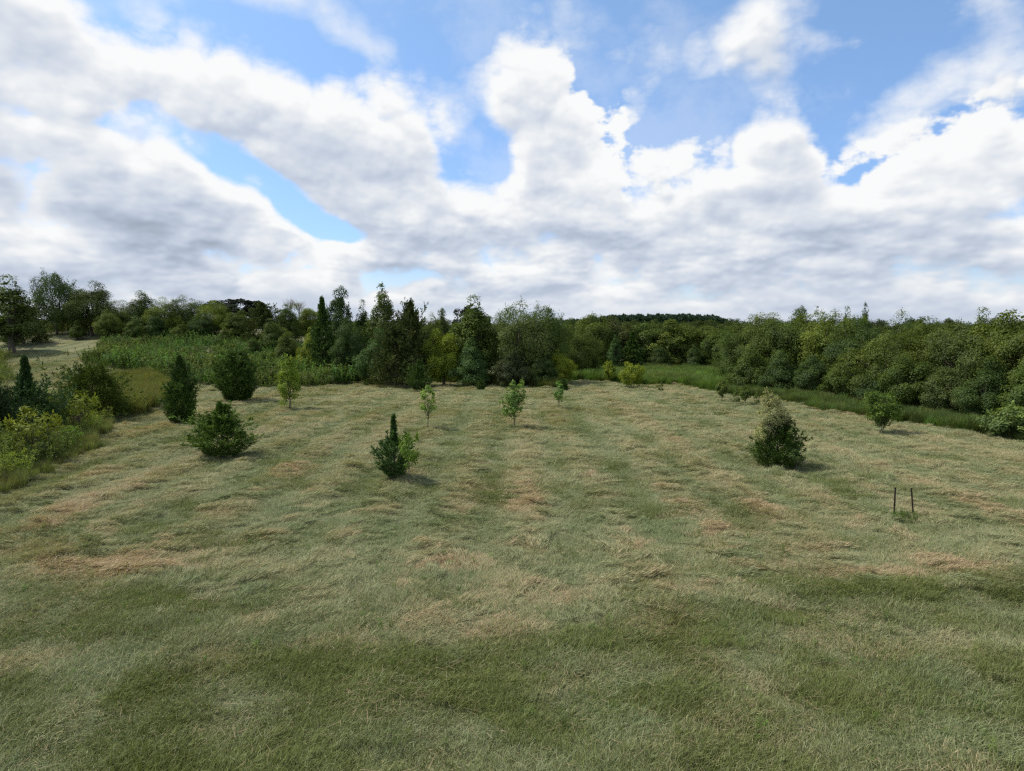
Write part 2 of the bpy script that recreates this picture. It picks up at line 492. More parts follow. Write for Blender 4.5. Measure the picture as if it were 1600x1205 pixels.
def sward_color(N, dry, lush, pos):
    """turf colour from the dry and lush fields and fine grain"""
    g1 = N.noise(pos, 5.5, 5, 0.65)
    g2 = N.noise(pos, 26.0, 3, 0.6)
    g3 = N.noise(pos, 0.55, 3, 0.6)
    hay = N.mix(N.ss(g1, 0.3, 0.7), (0.238, 0.248, 0.124), (0.345, 0.332, 0.186))
    greenish = N.mix(N.ss(g3, 0.35, 0.65), (0.168, 0.206, 0.094), (0.235, 0.256, 0.138))
    base = N.mix(N.ss(dry, 0.15, 0.6), greenish, hay)
    base = N.mix(N.ss(dry, 0.60, 1.0), base, N.mix(g2, (0.45, 0.350, 0.215), (0.36, 0.260, 0.16)))
    lushc = N.mix(g2, (0.092, 0.124, 0.032), (0.170, 0.186, 0.056))
    return N.mix(N.ss(lush, 0.38, 0.85), base, lushc)


def blade_mat():
    m, N = new_mat('grass_blades')
    pos = N.n.new('ShaderNodeNewGeometry').outputs['Position']
    dry = attr(N, 'dry', 'INSTANCER'); lush = attr(N, 'lush', 'INSTANCER'); tone = attr(N, 'tone')
    dj = N.m('ADD', dry, N.m('MULTIPLY', N.m('SUBTRACT', tone, 0.5), 0.55))
    lj = N.m('ADD', lush, N.m('MULTIPLY', N.m('SUBTRACT', N.m('FRACT', N.m('MULTIPLY', tone, 7.31)), 0.5), 0.6))
    c = sward_color(N, dj, lj, pos)
    br = N.fmix(N.m('FRACT', N.m('MULTIPLY', tone, 13.7)), 0.62, 1.38)
    finish_leaf(N, N.scale(c, br), 0.22, 0.012, 0.5)
    return m


M_BLADE = blade_mat()


def ground_mat():
    m, N = new_mat('turf_ground')
    pos = N.n.new('ShaderNodeNewGeometry').outputs['Position']
    dry = attr(N, 'dry'); lush = attr(N, 'lush')
    c = sward_color(N, dry, lush, pos)
    f = N.noise(pos, 18.0, 6, 0.7)
    c = N.mix(N.ss(f, 0.42, 0.66), N.vm('MULTIPLY', c, (0.42, 0.42, 0.42)), c)
    p = N.n.new('ShaderNodeBsdfPrincipled'); N.put(p.inputs['Base Color'], c); p.inputs['Roughness'].default_value = 0.95
    p.inputs['Specular IOR Level'].default_value = 0.1
    b = N.n.new('ShaderNodeBump'); b.inputs['Strength'].default_value = 0.9; b.inputs['Distance'].default_value = 0.05
    N.put(b.inputs['Height'], N.noise(pos, 9.0, 6, 0.7)); N.l.new(b.outputs[0], p.inputs['Normal'])
    o = N.n.new('ShaderNodeOutputMaterial'); N.l.new(p.outputs[0], o.inputs[0]); return m


M_GROUND = ground_mat()

# ------------------------------------------------------------------ ground, one sheet to the horizon
def grow(a, step, end, f=1.22):
    out = []; s = step
    while a < end: s *= f; a += s; out.append(a)
    return out


def build_ground():
    xs = np.arange(-42, 42.01, 0.28); r = grow(42, 0.28, 3000)
    xs = np.concatenate([-np.array(r)[::-1], xs, r])
    ys = np.concatenate([np.arange(4, 26, 0.16), np.arange(26, 62, 0.30)])
    ys = np.concatenate([-np.array(grow(-4, 0.4, 400))[::-1], ys, grow(ys[-1], 0.3, 4500, 1.16)])
    X, Y = np.meshgrid(xs, ys); Z = terrain(X, Y) + lumps(X, Y)
    nx, ny = len(xs), len(ys)
    V = np.stack([X, Y, Z], -1).reshape(-1, 3)
    i = (np.arange(ny - 1)[:, None] * nx + np.arange(nx - 1)[None]).reshape(-1)
    F = np.stack([i, i + 1, i + nx + 1, i + nx], 1)
    m = bpy.data.meshes.new('ground')
    m.vertices.add(len(V)); m.vertices.foreach_set('co', V.reshape(-1).astype(np.float32))
    m.loops.add(F.size); m.loops.foreach_set('vertex_index', F.reshape(-1).astype(np.int32))
    m.polygons.add(len(F)); m.polygons.foreach_set('loop_start', np.arange(0, F.size, 4, dtype=np.int32))
    m.polygons.foreach_set('use_smooth', np.ones(len(F), dtype=bool))
    dry, lush = fields(X.reshape(-1), Y.reshape(-1))
    for nm, v in (('dry', dry), ('lush', lush)):
        a = m.attributes.new(nm, 'FLOAT', 'POINT'); a.data.foreach_set('value', v.astype(np.float32))
    m.update(calc_edges=True)
    o = link('ground', m, M_GROUND); tag(o, kind='structure')
    return o


build_ground()

# ------------------------------------------------------------------ scattering of uncountable cover with geometry nodes
def scatter_tree(coll):
    g = bpy.data.node_groups.new('scatter_' + coll.name, 'GeometryNodeTree')
    g.interface.new_socket('Geometry', in_out='INPUT', socket_type='NodeSocketGeometry')
    g.interface.new_socket('Geometry', in_out='OUTPUT', socket_type='NodeSocketGeometry')
    n, l = g.nodes, g.links
    gi, go = n.new('NodeGroupInput'), n.new('NodeGroupOutput')
    iop = n.new('GeometryNodeInstanceOnPoints'); ci = n.new('GeometryNodeCollectionInfo')
    ci.inputs['Collection'].default_value = coll; ci.inputs['Separate Children'].default_value = True; ci.inputs['Reset Children'].default_value = True
    def named(nm, t):
        a = n.new('GeometryNodeInputNamedAttribute'); a.data_type = t; a.inputs['Name'].default_value = nm
        return [o for o in a.outputs if o.enabled and o.name == 'Attribute'][0]
    e = n.new('FunctionNodeEulerToRotation'); l.new(named('rot', 'FLOAT_VECTOR'), e.inputs[0])
    l.new(gi.outputs[0], iop.inputs['Points']); l.new(ci.outputs[0], iop.inputs['Instance'])
    iop.inputs['Pick Instance'].default_value = True
    l.new(named('idx', 'INT'), iop.inputs['Instance Index']); l.new(e.outputs[0], iop.inputs['Rotation'])
    l.new(named('scl', 'FLOAT_VECTOR'), iop.inputs['Scale']); l.new(iop.outputs[0], go.inputs[0])
    return g


def make_sources(name, meshes):
    c = bpy.data.collections.new(name)          # stays out of the scene, only feeds the scatter
    for m in meshes:
        c.objects.link(bpy.data.objects.new(name + '_piece', m))
    return c


_trees = {}


def scatter(name, pos, rot, scl, idx, coll, label, cat, tint=None, dry=None, lush=None):
    m = bpy.data.meshes.new(name); m.vertices.add(len(pos)); m.vertices.foreach_set('co', pos.reshape(-1).astype(np.float32))
    def put(nm, typ, v, key):
        a = m.attributes.new(nm, typ, 'POINT'); a.data.foreach_set(key, v.reshape(-1))
    put('rot', 'FLOAT_VECTOR', rot.astype(np.float32), 'vector'); put('scl', 'FLOAT_VECTOR', scl.astype(np.float32), 'vector')
    put('idx', 'INT', idx.astype(np.int32), 'value')
    if tint is not None: put('tint', 'FLOAT_VECTOR', tint.astype(np.float32), 'vector')
    if dry is not None:
        put('dry', 'FLOAT', dry.astype(np.float32), 'value'); put('lush', 'FLOAT', lush.astype(np.float32), 'value')
    o = bpy.data.objects.new(name, m); COL.objects.link(o)
    if coll.name not in _trees: _trees[coll.name] = scatter_tree(coll)
    md = o.modifiers.new('scatter', 'NODES'); md.node_group = _trees[coll.name]
    tag(o, label, cat, kind='stuff')
    return o


def blades_mesh(name, n, size, hmin, hmax, lean_lo, lean_hi, width, seed, mat, comb=None, droop=0.5):
    """patch of bent grass blades, each two quads"""
    r = np.random.default_rng(seed)
    P = np.stack([r.uniform(-size / 2, size / 2, n), r.uniform(-size / 2, size / 2, n), np.full(n, -0.015)], 1)
    a = r.uniform(0, 2 * math.pi, n) if comb is None else comb + r.normal(0, 1.0, n)
    L = r.uniform(hmin, hmax, n); ln = r.uniform(lean_lo, lean_hi, n)
    H = np.stack([np.cos(a), np.sin(a), np.zeros(n)], 1)
    up = np.array([0, 0, 1.0])
    d1 = H * np.sin(ln)[:, None] + up * np.cos(ln)[:, None]
    l2 = np.minimum(ln + r.uniform(0.2, 0.9, n) * droop * 2, 1.75)
    d2 = H * np.sin(l2)[:, None] + up * np.cos(l2)[:, None]
    side = np.stack([-np.sin(a), np.cos(a), np.zeros(n)], 1); tw = r.normal(0, 0.5, n)
    side = unit(side + up * tw[:, None])
    w = (width * r.uniform(0.6, 1.3, n))[:, None]
    p1 = P + d1 * (L * 0.5)[:, None]; p2 = p1 + d2 * (L * 0.5)[:, None]
    q1 = np.stack([P - side * w / 2, P + side * w / 2, p1 + side * w * 0.45, p1 - side * w * 0.45], 1)
    q2 = np.stack([p1 - side * w * 0.45, p1 + side * w * 0.45, p2 + side * w * 0.08, p2 - side * w * 0.08], 1)
    V = np.concatenate([q1, q2]); t = r.uniform(0, 1, n)
    return mesh_poly(name, V, 4, np.concatenate([t, t]), mat)


def wad_mesh(seed):
    """a small heap of combed, bent hay"""
    r = np.random.default_rng(seed); n = 210
    u = r.uniform(-1, 1, n); v = r.normal(0, 0.42, n); bendy = 0.25 * math.sin(seed)
    P = np.stack([u * 0.26, v * 0.13 + bendy * u * u * 0.3, 0.075 * np.clip(1 - u * u - 0.5 * v * v, 0, 1) * r.uniform(0.3, 1, n)], 1)
    a = bendy * 2.2 * u + r.normal(0, 0.42, n); ln = r.uniform(1.0, 1.55, n)
    D = np.stack([np.cos(a) * np.sin(ln), np.sin(a) * np.sin(ln), np.cos(ln)], 1)
    L = r.uniform(0.06, 0.17, n)
    V = rhombi(P, D, r.normal(0, 0.6, (n, 3)) + [0, 0, 1.0], L, np.full(n, 0.0062) * r.uniform(0.7, 1.4, n))
    return mesh_poly('hay_wad', V, 4, r.uniform(0.25, 1.0, n), M_BLADE)


def sward():
    lying = [blades_mesh('lying_hay', 680, 0.62, 0.035, 0.115, 0.75, 1.5, 0.0045, 100 + k, M_BLADE, comb=0.0, droop=0.15) for k in range(4)]
    short = [blades_mesh('short_grass', 620, 0.60, 0.03, 0.09, 0.2, 1.1, 0.0045, 200 + k, M_BLADE) for k in range(3)]
    tall = [blades_mesh('long_grass', 520, 0.55, 0.06, 0.14, 0.15, 0.9, 0.0048, 300 + k, M_BLADE, comb=0.0) for k in range(2)]
    straw = [blades_mesh('loose_straw', 16, 0.7, 0.07, 0.20, 1.25, 1.5, 0.0042, 350 + k, M_BLADE, droop=0.05) for k in range(2)]
    for m_ in straw: m_.attributes['tone'].data.foreach_set('value', np.full(len(m_.polygons), 0.97, np.float32))
    for m_ in straw: m_.transform(__import__('mathutils').Matrix.Translation((0, 0, 0.055)))
    wads = [wad_mesh(370 + k) for k in range(4)]
    coll = make_sources('sward', lying + short + tall + straw + wads)
    # collection children are read in name order: keep our own order through the names
    for i, o in enumerate(list(coll.objects)): o.name = 'sward_%02d' % i
    r = np.random.default_rng(9)
    P, S = [], []
    for y0, y1, st, sc in ((4.5, 11, 0.21, 1.0), (11, 20, 0.27, 1.05), (20, 34, 0.38, 1.3), (34, 62, 0.58, 1.9)):
        yy = np.arange(y0, y1, st); w = 0.80 * y1 + 2
        xx = np.arange(-w, w, st); X, Y = np.meshgrid(xx, yy)
        X = X + r.uniform(-st, st, X.shape) * 0.5; Y = Y + r.uniform(-st, st, Y.shape) * 0.5
        k = (np.abs(X) < 0.80 * Y + 1.5)
        P.append(np.stack([X[k], Y[k]], 1)); S.append(np.full(k.sum(), sc))
    P = np.concatenate(P); S = np.concatenate(S); x, y = P[:, 0], P[:, 1]
    dry, lush = fields(x, y)
    z = terrain(x, y) + lumps(x, y)
    e = 0.12
    gx = (terrain(x + e, y) + lumps(x + e, y) - z) / e; gy = (terrain(x, y + e) + lumps(x, y + e) - z) / e
    n = len(x)
    # mower lays the hay to one side and the other, row by row, with swirls
    ang = 0.5 + 2.2 * (fbm(x / 2.6, y / 2.6, 91, 3) - 0.5) * 2 + 0.5 * np.sign(np.sin(2 * math.pi * x / 2.9)) + r.normal(0, 0.45, n)
    u = r.uniform(0, 1, n)
    upright = np.clip(lush * 1.5 - 0.35 + 0.5 * (y < 9.5), 0, 1)
    idx = np.where(u < upright, np.where(r.uniform(0, 1, n) < 0.75 - 0.55 * smooth(lush, 0.6, 0.85), r.integers(4, 7, n), r.integers(7, 9, n)), r.integers(0, 4, n))
    rot = np.stack([gy, -gx, ang], 1)       # small tilts to follow the ground
    rot[:, 0] = gy * 0.6; rot[:, 1] = -gx * 0.6
    s = S * r.uniform(0.8, 1.25, n)
    zs = s * r.uniform(0.7, 1.3, n) * np.where(S > 1.5, 0.75, 1.0)
    zs = zs * (0.55 + 0.9 * fbm(x / 0.45, y / 0.4, 141, 2))
    ns = 2200; k = r.choice(np.nonzero(y < 24)[0], ns)
    x, y, z = (np.concatenate([q, q[k]]) for q in (x, y, z)); s = np.concatenate([s, r.uniform(0.6, 1.1, ns)]); zs = np.concatenate([zs, np.ones(ns) * 0.8])
    idx = np.concatenate([idx, r.integers(9, 11, ns)]); rot = np.concatenate([rot, np.stack([rot[k, 0], rot[k, 1], r.uniform(0, 6.28, ns)], 1)])
    dry = np.concatenate([dry, np.full(ns, 0.8)]); lush = np.concatenate([lush, np.zeros(ns)])
    # heaps of hay, thickest along the mower's rows
    for y0, y1, den, sc in ((10.0, 17, 9.0, 0.95), (17, 30, 4.0, 1.1), (30, 56, 2.4, 1.3)):
        m_ = int(den * 0.8 * (y1 * y1 - y0 * y0)); wy = np.sqrt(r.uniform(y0 * y0, y1 * y1, m_)); wx = r.uniform(-0.8, 0.8, m_) * wy
        dw, lw_ = fields(wx, wy)
        keep = (fbm(wx / 1.5, wy / 1.3, 171, 3) + 0.34 * np.sin(2 * math.pi * (wx + 0.5 * (fbm(wx / 7, wy / 12, 8, 2) - 0.5)) / 1.75) + 0.3 * (0.5 - lw_) > r.uniform(0.30, 0.62, m_)); wx, wy, dw, lw_ = wx[keep], wy[keep], dw[keep], lw_[keep]; m_ = len(wx)
        wz = terrain(wx, wy) + lumps(wx, wy); q = sc * r.uniform(0.6, 1.35, m_)
        wa = 2.6 * (fbm(wx / 2.6, wy / 2.6, 91, 3) - 0.5) * 2 + r.normal(0, 0.5, m_)
        x = np.concatenate([x, wx]); y = np.concatenate([y, wy]); z = np.concatenate([z, wz + 0.02]); s = np.concatenate([s, q]); zs = np.concatenate([zs, q * r.uniform(0.7, 1.3, m_)])
        idx = np.concatenate([idx, r.integers(11, 15, m_)]); rot = np.concatenate([rot, np.stack([np.zeros(m_), np.zeros(m_), wa], 1)])
        dry = np.concatenate([dry, dw * 0.85 + 0.05]); lush = np.concatenate([lush, lw_ * 0.6])
    scatter('grass', np.stack([x, y, z], 1), rot, np.stack([s, s, zs], 1), idx, coll,
            'mown grass and cut hay lying over the whole field, straw and green patches', 'grass', dry=dry, lush=lush)


sward()

# ------------------------------------------------------------------ leafy plants for the rough margins
def weed_mesh(name, h, nst, nleaf, ll, lw, seed, spread=0.12, flower=0, upr=0.5):
    r = np.random.default_rng(seed); Vs, T = [], []
    for s in range(nst):
        b = r.normal(0, spread, 2); hh = h * r.uniform(0.7, 1.1); lean = r.normal(0, 0.16, 2)
        t = r.uniform(0.15, 1.0, nleaf)
        P = np.stack([b[0] + lean[0] * t * hh, b[1] + lean[1] * t * hh, t * hh], 1)
        a = r.uniform(0, 2 * math.pi, nleaf)
        D = np.stack([np.cos(a), np.sin(a), r.normal(upr, 0.35, nleaf)], 1)
        Nn = np.stack([np.zeros(nleaf), np.zeros(nleaf), np.ones(nleaf)], 1) + r.normal(0, 0.3, (nleaf, 3))
        L = ll * r.uniform(0.6, 1.2, nleaf) * (1.15 - 0.4 * t)
        Vs.append(rhombi(P, D, Nn, L, L * lw)); T.append(r.uniform(0, 0.8, nleaf) * (0.6 + 0.4 * t))
        # stem
        S0 = np.array([[b[0], b[1], 0.0]]); D0 = np.array([[lean[0], lean[1], 1.0]])
        Vs.append(rhombi(S0, D0, np.array([[1.0, 0.3, 0]]), [hh], [0.02])); T.append(np.array([0.5]))
        Vs.append(rhombi(S0, D0, np.array([[0.2, 1.0, 0]]), [hh], [0.02])); T.append(np.array([0.5]))
        if flower:
            P = np.array([[b[0] + lean[0] * hh, b[1] + lean[1] * hh, hh]]) + r.normal(0, 0.05, (flower, 3)) * [1, 1, 0.7]
            Vs.append(rhombi(P, r.normal(0, 1, (flower, 3)) + [0, 0, 0.5], r.normal(0, 1, (flower, 3)), np.full(flower, 0.05), np.full(flower, 0.035)))
            T.append(np.full(flower, 1.0))
    return mesh_poly(name, np.concatenate(Vs), 4, np.concatenate(T), M_WEED)


C_BROAD = make_sources('broadleaf', [weed_mesh('broadleaf', 1.25, 5, 30, 0.20, 0.36, 400 + k, 0.25) for k in range(4)])
C_MIX = make_sources('mixedweed', [weed_mesh('mixedweed', (1.25, 1.1, 1.35, 0.95, 1.5)[k], (6, 7, 6, 8, 5)[k], 44, (0.20, 0.14, 0.22, 0.10, 0.16)[k], (0.36, 0.5, 0.28, 0.3, 0.6)[k], 410 + k, 0.25) for k in range(5)])
C_GOLD = make_sources('goldenrod', [weed_mesh('goldenrod', 0.95, 7, 30, 0.11, 0.30, 420 + k, 0.20, flower=10, upr=0.7) for k in range(4)])
C_TALL = make_sources('tallgrass', [blades_mesh('tallgrass', 260, 0.6, 0.5, 1.0, 0.02, 0.35, 0.014, 440 + k, M_WEED, droop=0.35) for k in range(3)])


def in_poly(x, y, poly):
    c = np.zeros(len(x), bool); n = len(poly)
    for i in range(n):
        x0, y0 = poly[i]; x1, y1 = poly[(i + 1) % n]
        cond = ((y0 > y) != (y1 > y))
        c ^= cond & (x < (x1 - x0) * (y - y0) / (y1 - y0 + 1e-12) + x0)
    return c


def patch(name, poly, step, coll, nk, tint, var, smin, smax, label, cat, seed, hn=0.5, squash=1.0, tint2=None, thin=0.0):
    """fill an outline on the ground with plants of one sort"""
    r = np.random.default_rng(seed); A = np.array(poly)
    xx = np.arange(A[:, 0].min(), A[:, 0].max(), step); yy = np.arange(A[:, 1].min(), A[:, 1].max(), step)
    X, Y = np.meshgrid(xx, yy); X = (X + r.uniform(-step, step, X.shape) * 0.6).reshape(-1); Y = (Y + r.uniform(-step, step, Y.shape) * 0.6).reshape(-1)
    k = in_poly(X + 0.9 * (fbm(X / 1.3, Y / 1.3, seed + 2, 2) - 0.5), Y + 1.6 * (fbm(X / 1.3, Y / 1.3, seed, 2) - 0.5), poly); X, Y = X[k], Y[k]; n = len(X)
    s = r.uniform(smin, smax, n) * (1 + hn * 2 * (fbm(X / 2.2, Y / 2.2, seed + 7, 3) - 0.5))
    if thin: s = s * (1 - thin * smooth(Y, 50, 64)) * (0.62 + 0.38 * smooth(Y, 46.5, 54))
    base = np.array(tint)[None] * np.ones((n, 1))
    if tint2 is not None:
        f = smooth(fbm(X / 3.0, Y / 3.0, seed + 5, 3), 0.4, 0.62)[:, None]; base = base * (1 - f) + np.array(tint2) * f
    col = base * (1 + r.normal(0, var, (n, 1))) * (1 + r.normal(0, var * 0.4, (n, 3)))
    rot = np.stack([r.normal(0, 0.1, n), r.normal(0, 0.1, n), r.uniform(0, 6.283, n)], 1)
    scatter(name, np.stack([X, Y, terrain(X, Y) - 0.02], 1), rot, np.stack([s, s, s * squash], 1), r.integers(0, nk, n), coll, label, cat, tint=np.clip(col, 0.004, 1))


def gp(*pts): return [ground_pt(px, py)[:2] for px, py in pts]


# the broad-leaved weeds up the bank at the left and centre
e = gp((262, 600), (320, 602), (400, 604), (450, 608), (520, 604), (575, 597), (606, 590))
patch('weed_thicket', gp((165, 572), (225, 588)) + e + [(-9, 52), (-12, 59), (-20, 69), (-32, 74), (-43, 74), (-42, 69), (-38.5, 62), (-36.5, 57)],
      0.40, C_MIX, 5, (0.092, 0.168, 0.040), 0.28, 0.62, 1.2,
      'dense bright green weeds covering the bank behind the left cedars', 'weeds', 11, 0.7, tint2=(0.105, 0.150, 0.032), thin=0.45)
# tall yellowish grass left of the columnar cedar
patch('tall_grass_left', gp((168, 655), (215, 648), (262, 628), (268, 606), (225, 590), (180, 592), (150, 620)), 0.30, C_TALL, 3, (0.135, 0.145, 0.045), 0.16, 0.75, 1.1,
      'tall yellow-green grass standing left of the columnar cedar', 'tall grass', 12, 0.3)
# goldenrod at the left foreground
g = gp((0, 762), (45, 748), (85, 722), (120, 700), (160, 672), (165, 655))
patch('goldenrod_patch', [(-16, 13.5)] + g + [(-19, 33), (-27, 34), (-27, 20)], 0.30, C_GOLD, 4, (0.12, 0.165, 0.034), 0.2, 0.55, 1.0,
      'yellow-green goldenrod and weeds at the left edge of the mown grass', 'weeds', 13, 0.5, tint2=(0.08, 0.115, 0.030))
patch('tall_grass_fringe', [(-15.0, 15.0)] + gp((12, 768), (60, 752), (130, 708), (180, 668), (165, 660), (95, 705), (40, 735)), 0.3, C_TALL, 3, (0.13, 0.15, 0.06), 0.15, 0.35, 0.55,
      'pale grass fringe along the foot of the left weeds', 'tall grass', 14, 0.3)
# bank beside the upper left track
patch('bank_weeds', [(-75, 74), (-75, 86), (-30, 88), (-44, 73)], 0.6, C_GOLD, 4, (0.11, 0.135, 0.035), 0.18, 0.7, 1.1,
      'low green weeds beyond the mown track at the upper left', 'weeds', 15, 0.4)
patch('track_edge_weeds', [(-34, 40), (-50, 46), (-62, 62), (-46, 61.5), (-42.5, 56), (-36, 48)], 0.5, C_GOLD, 4, (0.095, 0.125, 0.032), 0.18, 0.6, 0.95,
      'weeds left of the mown track below the leftmost trees', 'weeds', 16, 0.4)
# fringe below the middle trees
patch('fringe_grass_middle', gp((560, 605), (608, 594), (640, 596), (680, 597), (740, 601), (800, 605), (868, 607), (874, 602), (800, 597), (700, 592), (606, 588)), 0.32, C_TALL, 3,
      (0.115, 0.145, 0.045), 0.16, 0.6, 0.95, 'tall grass fringe below the middle trees', 'tall grass', 17, 0.3)
patch('meadow', gp((876, 594), (930, 596), (1010, 602), (1060, 602), (1120, 612), (1150, 610), (1180, 604)) + [(30, 66), (24, 84), (4, 84)], 0.42, C_TALL, 3,
      (0.10, 0.165, 0.034), 0.2, 0.7, 1.05, 'tall green meadow grass in front of the far wood', 'tall grass', 18, 0.35, tint2=(0.12, 0.16, 0.05))
# long grass along the foot of the right-hand hedge
h0 = gp((1128, 616), (1190, 620), (1240, 632), (1300, 644), (1370, 654), (1440, 664), (1520, 676), (1600, 688))
patch('hedge_foot_grass', h0 + [(19.9, 22), (22.5, 22), (22, 26), (19, 34), (17.5, 42), (16, 48)], 0.27, C_TALL, 3, (0.078, 0.116, 0.030), 0.22, 0.38, 0.72,
      'long green grass along the foot of the right hedge', 'tall grass', 19, 0.3)


patch('lawn_weeds', [(-6, 4.8), (6, 4.8), (13, 13.5), (-12, 13.5)], 0.42, C_GOLD, 4, (0.10, 0.165, 0.038), 0.25, 0.05, 0.14,
      'scattered small broad-leaved weeds in the near lawn', 'weeds', 22, 0.6)

# ------------------------------------------------------------------ tree meshes
def tree_meshes(name, h, w, n_clump, leaf, n_leaf, seed, trunk_h=0.25, low=0.12, shape='round', shoots=40, rad=0.16, stems=1, lw=0.6, gap=1.0, inner=0.25, tk=0.022):
    """broad-leaved tree: returns trunk, branch and crown meshes at real size"""
    r = np.random.default_rng(seed)
    # clump centres inside an uneven envelope
    C, R = [], []
    tries = 0
    lob = r.uniform(0, 6.28, 4)
    while len(C) < n_clump and tries < n_clump * 60:
        tries += 1
        d = unit(r.normal(0, 1, 3)); rr = r.uniform(0.35, 1.0) ** 0.5
        if d[2] < -0.75: continue
        a = math.atan2(d[1], d[0])
        env = 1 + 0.16 * math.sin(2 * a + lob[0]) + 0.14 * math.sin(3 * a + lob[1] + 2.5 * d[2]) + 0.12 * math.sin(5 * d[2] + lob[2] + a)
        p = d * rr * env
        z = (p[2] * 0.5 + 0.5)
        if shape == 'tall':
            tap = 0.62 + 0.38 * math.sin(min(1, max(0, z)) * math.pi); p[0] *= tap; p[1] *= tap
        if shape == 'egg':
            tap = 1.1 - 0.55 * z; p[0] *= tap; p[1] *= tap
        if shape == 'vase':
            tap = 0.5 + 0.65 * z; p[0] *= tap; p[1] *= tap
        pz = h * (low + (1 - low) * z * 0.94)
        C.append([p[0] * w / 2 * 0.88, p[1] * w / 2 * 0.88, pz]); R.append(rad * w * r.uniform(0.6, 1.25))
    C = np.array(C); R = np.array(R); nc = len(C)
    centre = np.array([0, 0, h * (low + (1 - low) * 0.42)])
    k = r.choice(nc, n_leaf, p=R ** 2 / (R ** 2).sum()); out = unit(C - centre)
    d = unit(r.normal(0, 1, (n_leaf, 3)) + out[k] * 0.45 + np.array([0, 0, 0.25]))
    rr = (R[k] * r.uniform(0.35, 1.0, n_leaf) ** 0.6)[:, None]
    P = C[k] + d * rr * np.array([1.05, 1.05, 0.90 * gap])
    ct = r.uniform(0, 1, nc)
    tone = 0.6 * ct[k] + 0.4 * r.uniform(0, 1, n_leaf)
    Nn = unit(d * 0.7 + out[k] * 0.35 + np.array([0, 0, 0.45]) + r.normal(0, 0.38, (n_leaf, 3)))
    D = unit(np.cross(Nn, r.normal(0, 1, (n_leaf, 3))) + np.array([0, 0, -0.15]))
    # loose leaves through the inside, inner shade painted in by a darker tone
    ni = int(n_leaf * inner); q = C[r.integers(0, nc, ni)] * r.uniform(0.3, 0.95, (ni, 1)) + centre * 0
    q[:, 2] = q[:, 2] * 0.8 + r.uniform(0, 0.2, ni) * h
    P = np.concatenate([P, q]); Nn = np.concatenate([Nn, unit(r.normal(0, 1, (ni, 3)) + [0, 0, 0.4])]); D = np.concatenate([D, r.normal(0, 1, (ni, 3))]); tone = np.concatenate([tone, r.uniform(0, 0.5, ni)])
    lines = []
    # shoots that break the outline
    if shoots:
        top = np.argsort(-(C[:, 2] / h + 0.5 * np.linalg.norm(C[:, :2], axis=1) / w))[:max(4, nc // 2)]
        for s in range(shoots):
            c = C[top[r.integers(0, len(top))]]; dd = unit(unit(c - centre) * 0.8 + np.array([0, 0, 0.9]) + r.normal(0, 0.3, 3))
            Ls = R.mean() * r.uniform(0.7, 1.5); m = int(12 * r.uniform(0.7, 1.4))
            t = r.uniform(0.1, 1, m); pp = c + dd * (Ls * t)[:, None] + r.normal(0, 0.035 * w / 3, (m, 3))
            P = np.concatenate([P, pp]); Nn = np.concatenate([Nn, unit(r.normal(0, 0.6, (m, 3)) + [0, 0, 1])])
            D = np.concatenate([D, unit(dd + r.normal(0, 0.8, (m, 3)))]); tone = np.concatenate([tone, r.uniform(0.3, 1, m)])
            lines.append((np.array([c, c + dd * Ls * 0.9]), [0.008 * h / 4, 0.003]))
    he = np.quantile(P[:, 2], 0.997); we = 2 * np.quantile(np.abs(P[:, 0]), 0.992)
    Lf = leaf * r.uniform(0.7, 1.35, len(P))
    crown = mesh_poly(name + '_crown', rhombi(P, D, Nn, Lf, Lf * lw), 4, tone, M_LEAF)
    tr = []
    tr_r = tk * h
    for s in range(stems):
        b = np.array([r.normal(0, 0.05), r.normal(0, 0.05), -0.1]) * (1 if stems > 1 else 0.3)
        tp = np.array([r.normal(0, 0.10) * w * (stems > 1) + r.normal(0, 0.03) * w, r.normal(0, 0.10) * w * (stems > 1), h * 0.78])
        pts = [b]
        for t in (0.2, 0.45, 0.7, 1.0): pts.append(b + (tp - b) * t + np.array([r.normal(0, 0.02) * w, r.normal(0, 0.02) * w, 0]))
        tr.append((np.array(pts), [tr_r * q_ / (stems ** 0.5) for q_ in (1.25, 1.0, 0.75, 0.45, 0.15)]))
    for j in r.choice(nc, min(nc, 26), replace=False):
        st = tr[r.integers(0, len(tr))][0]
        zz = max(h * trunk_h * 0.8, C[j, 2] * r.uniform(0.35, 0.7)); f = min(0.98, zz / (h * 0.78))
        a = st[0] + (st[-1] - st[0]) * f
        mid = (a + C[j]) / 2 + np.array([0, 0, -0.04 * h])
        lines.append((np.array([a, mid, C[j]]), [tr_r * 0.38, tr_r * 0.24, tr_r * 0.07]))
    return dict(h=he, w=we, trunk=tubes(name + '_trunk', tr, M_BARK, 6), branches=tubes(name + '_branches', lines, M_BARK, 4), crown=crown)


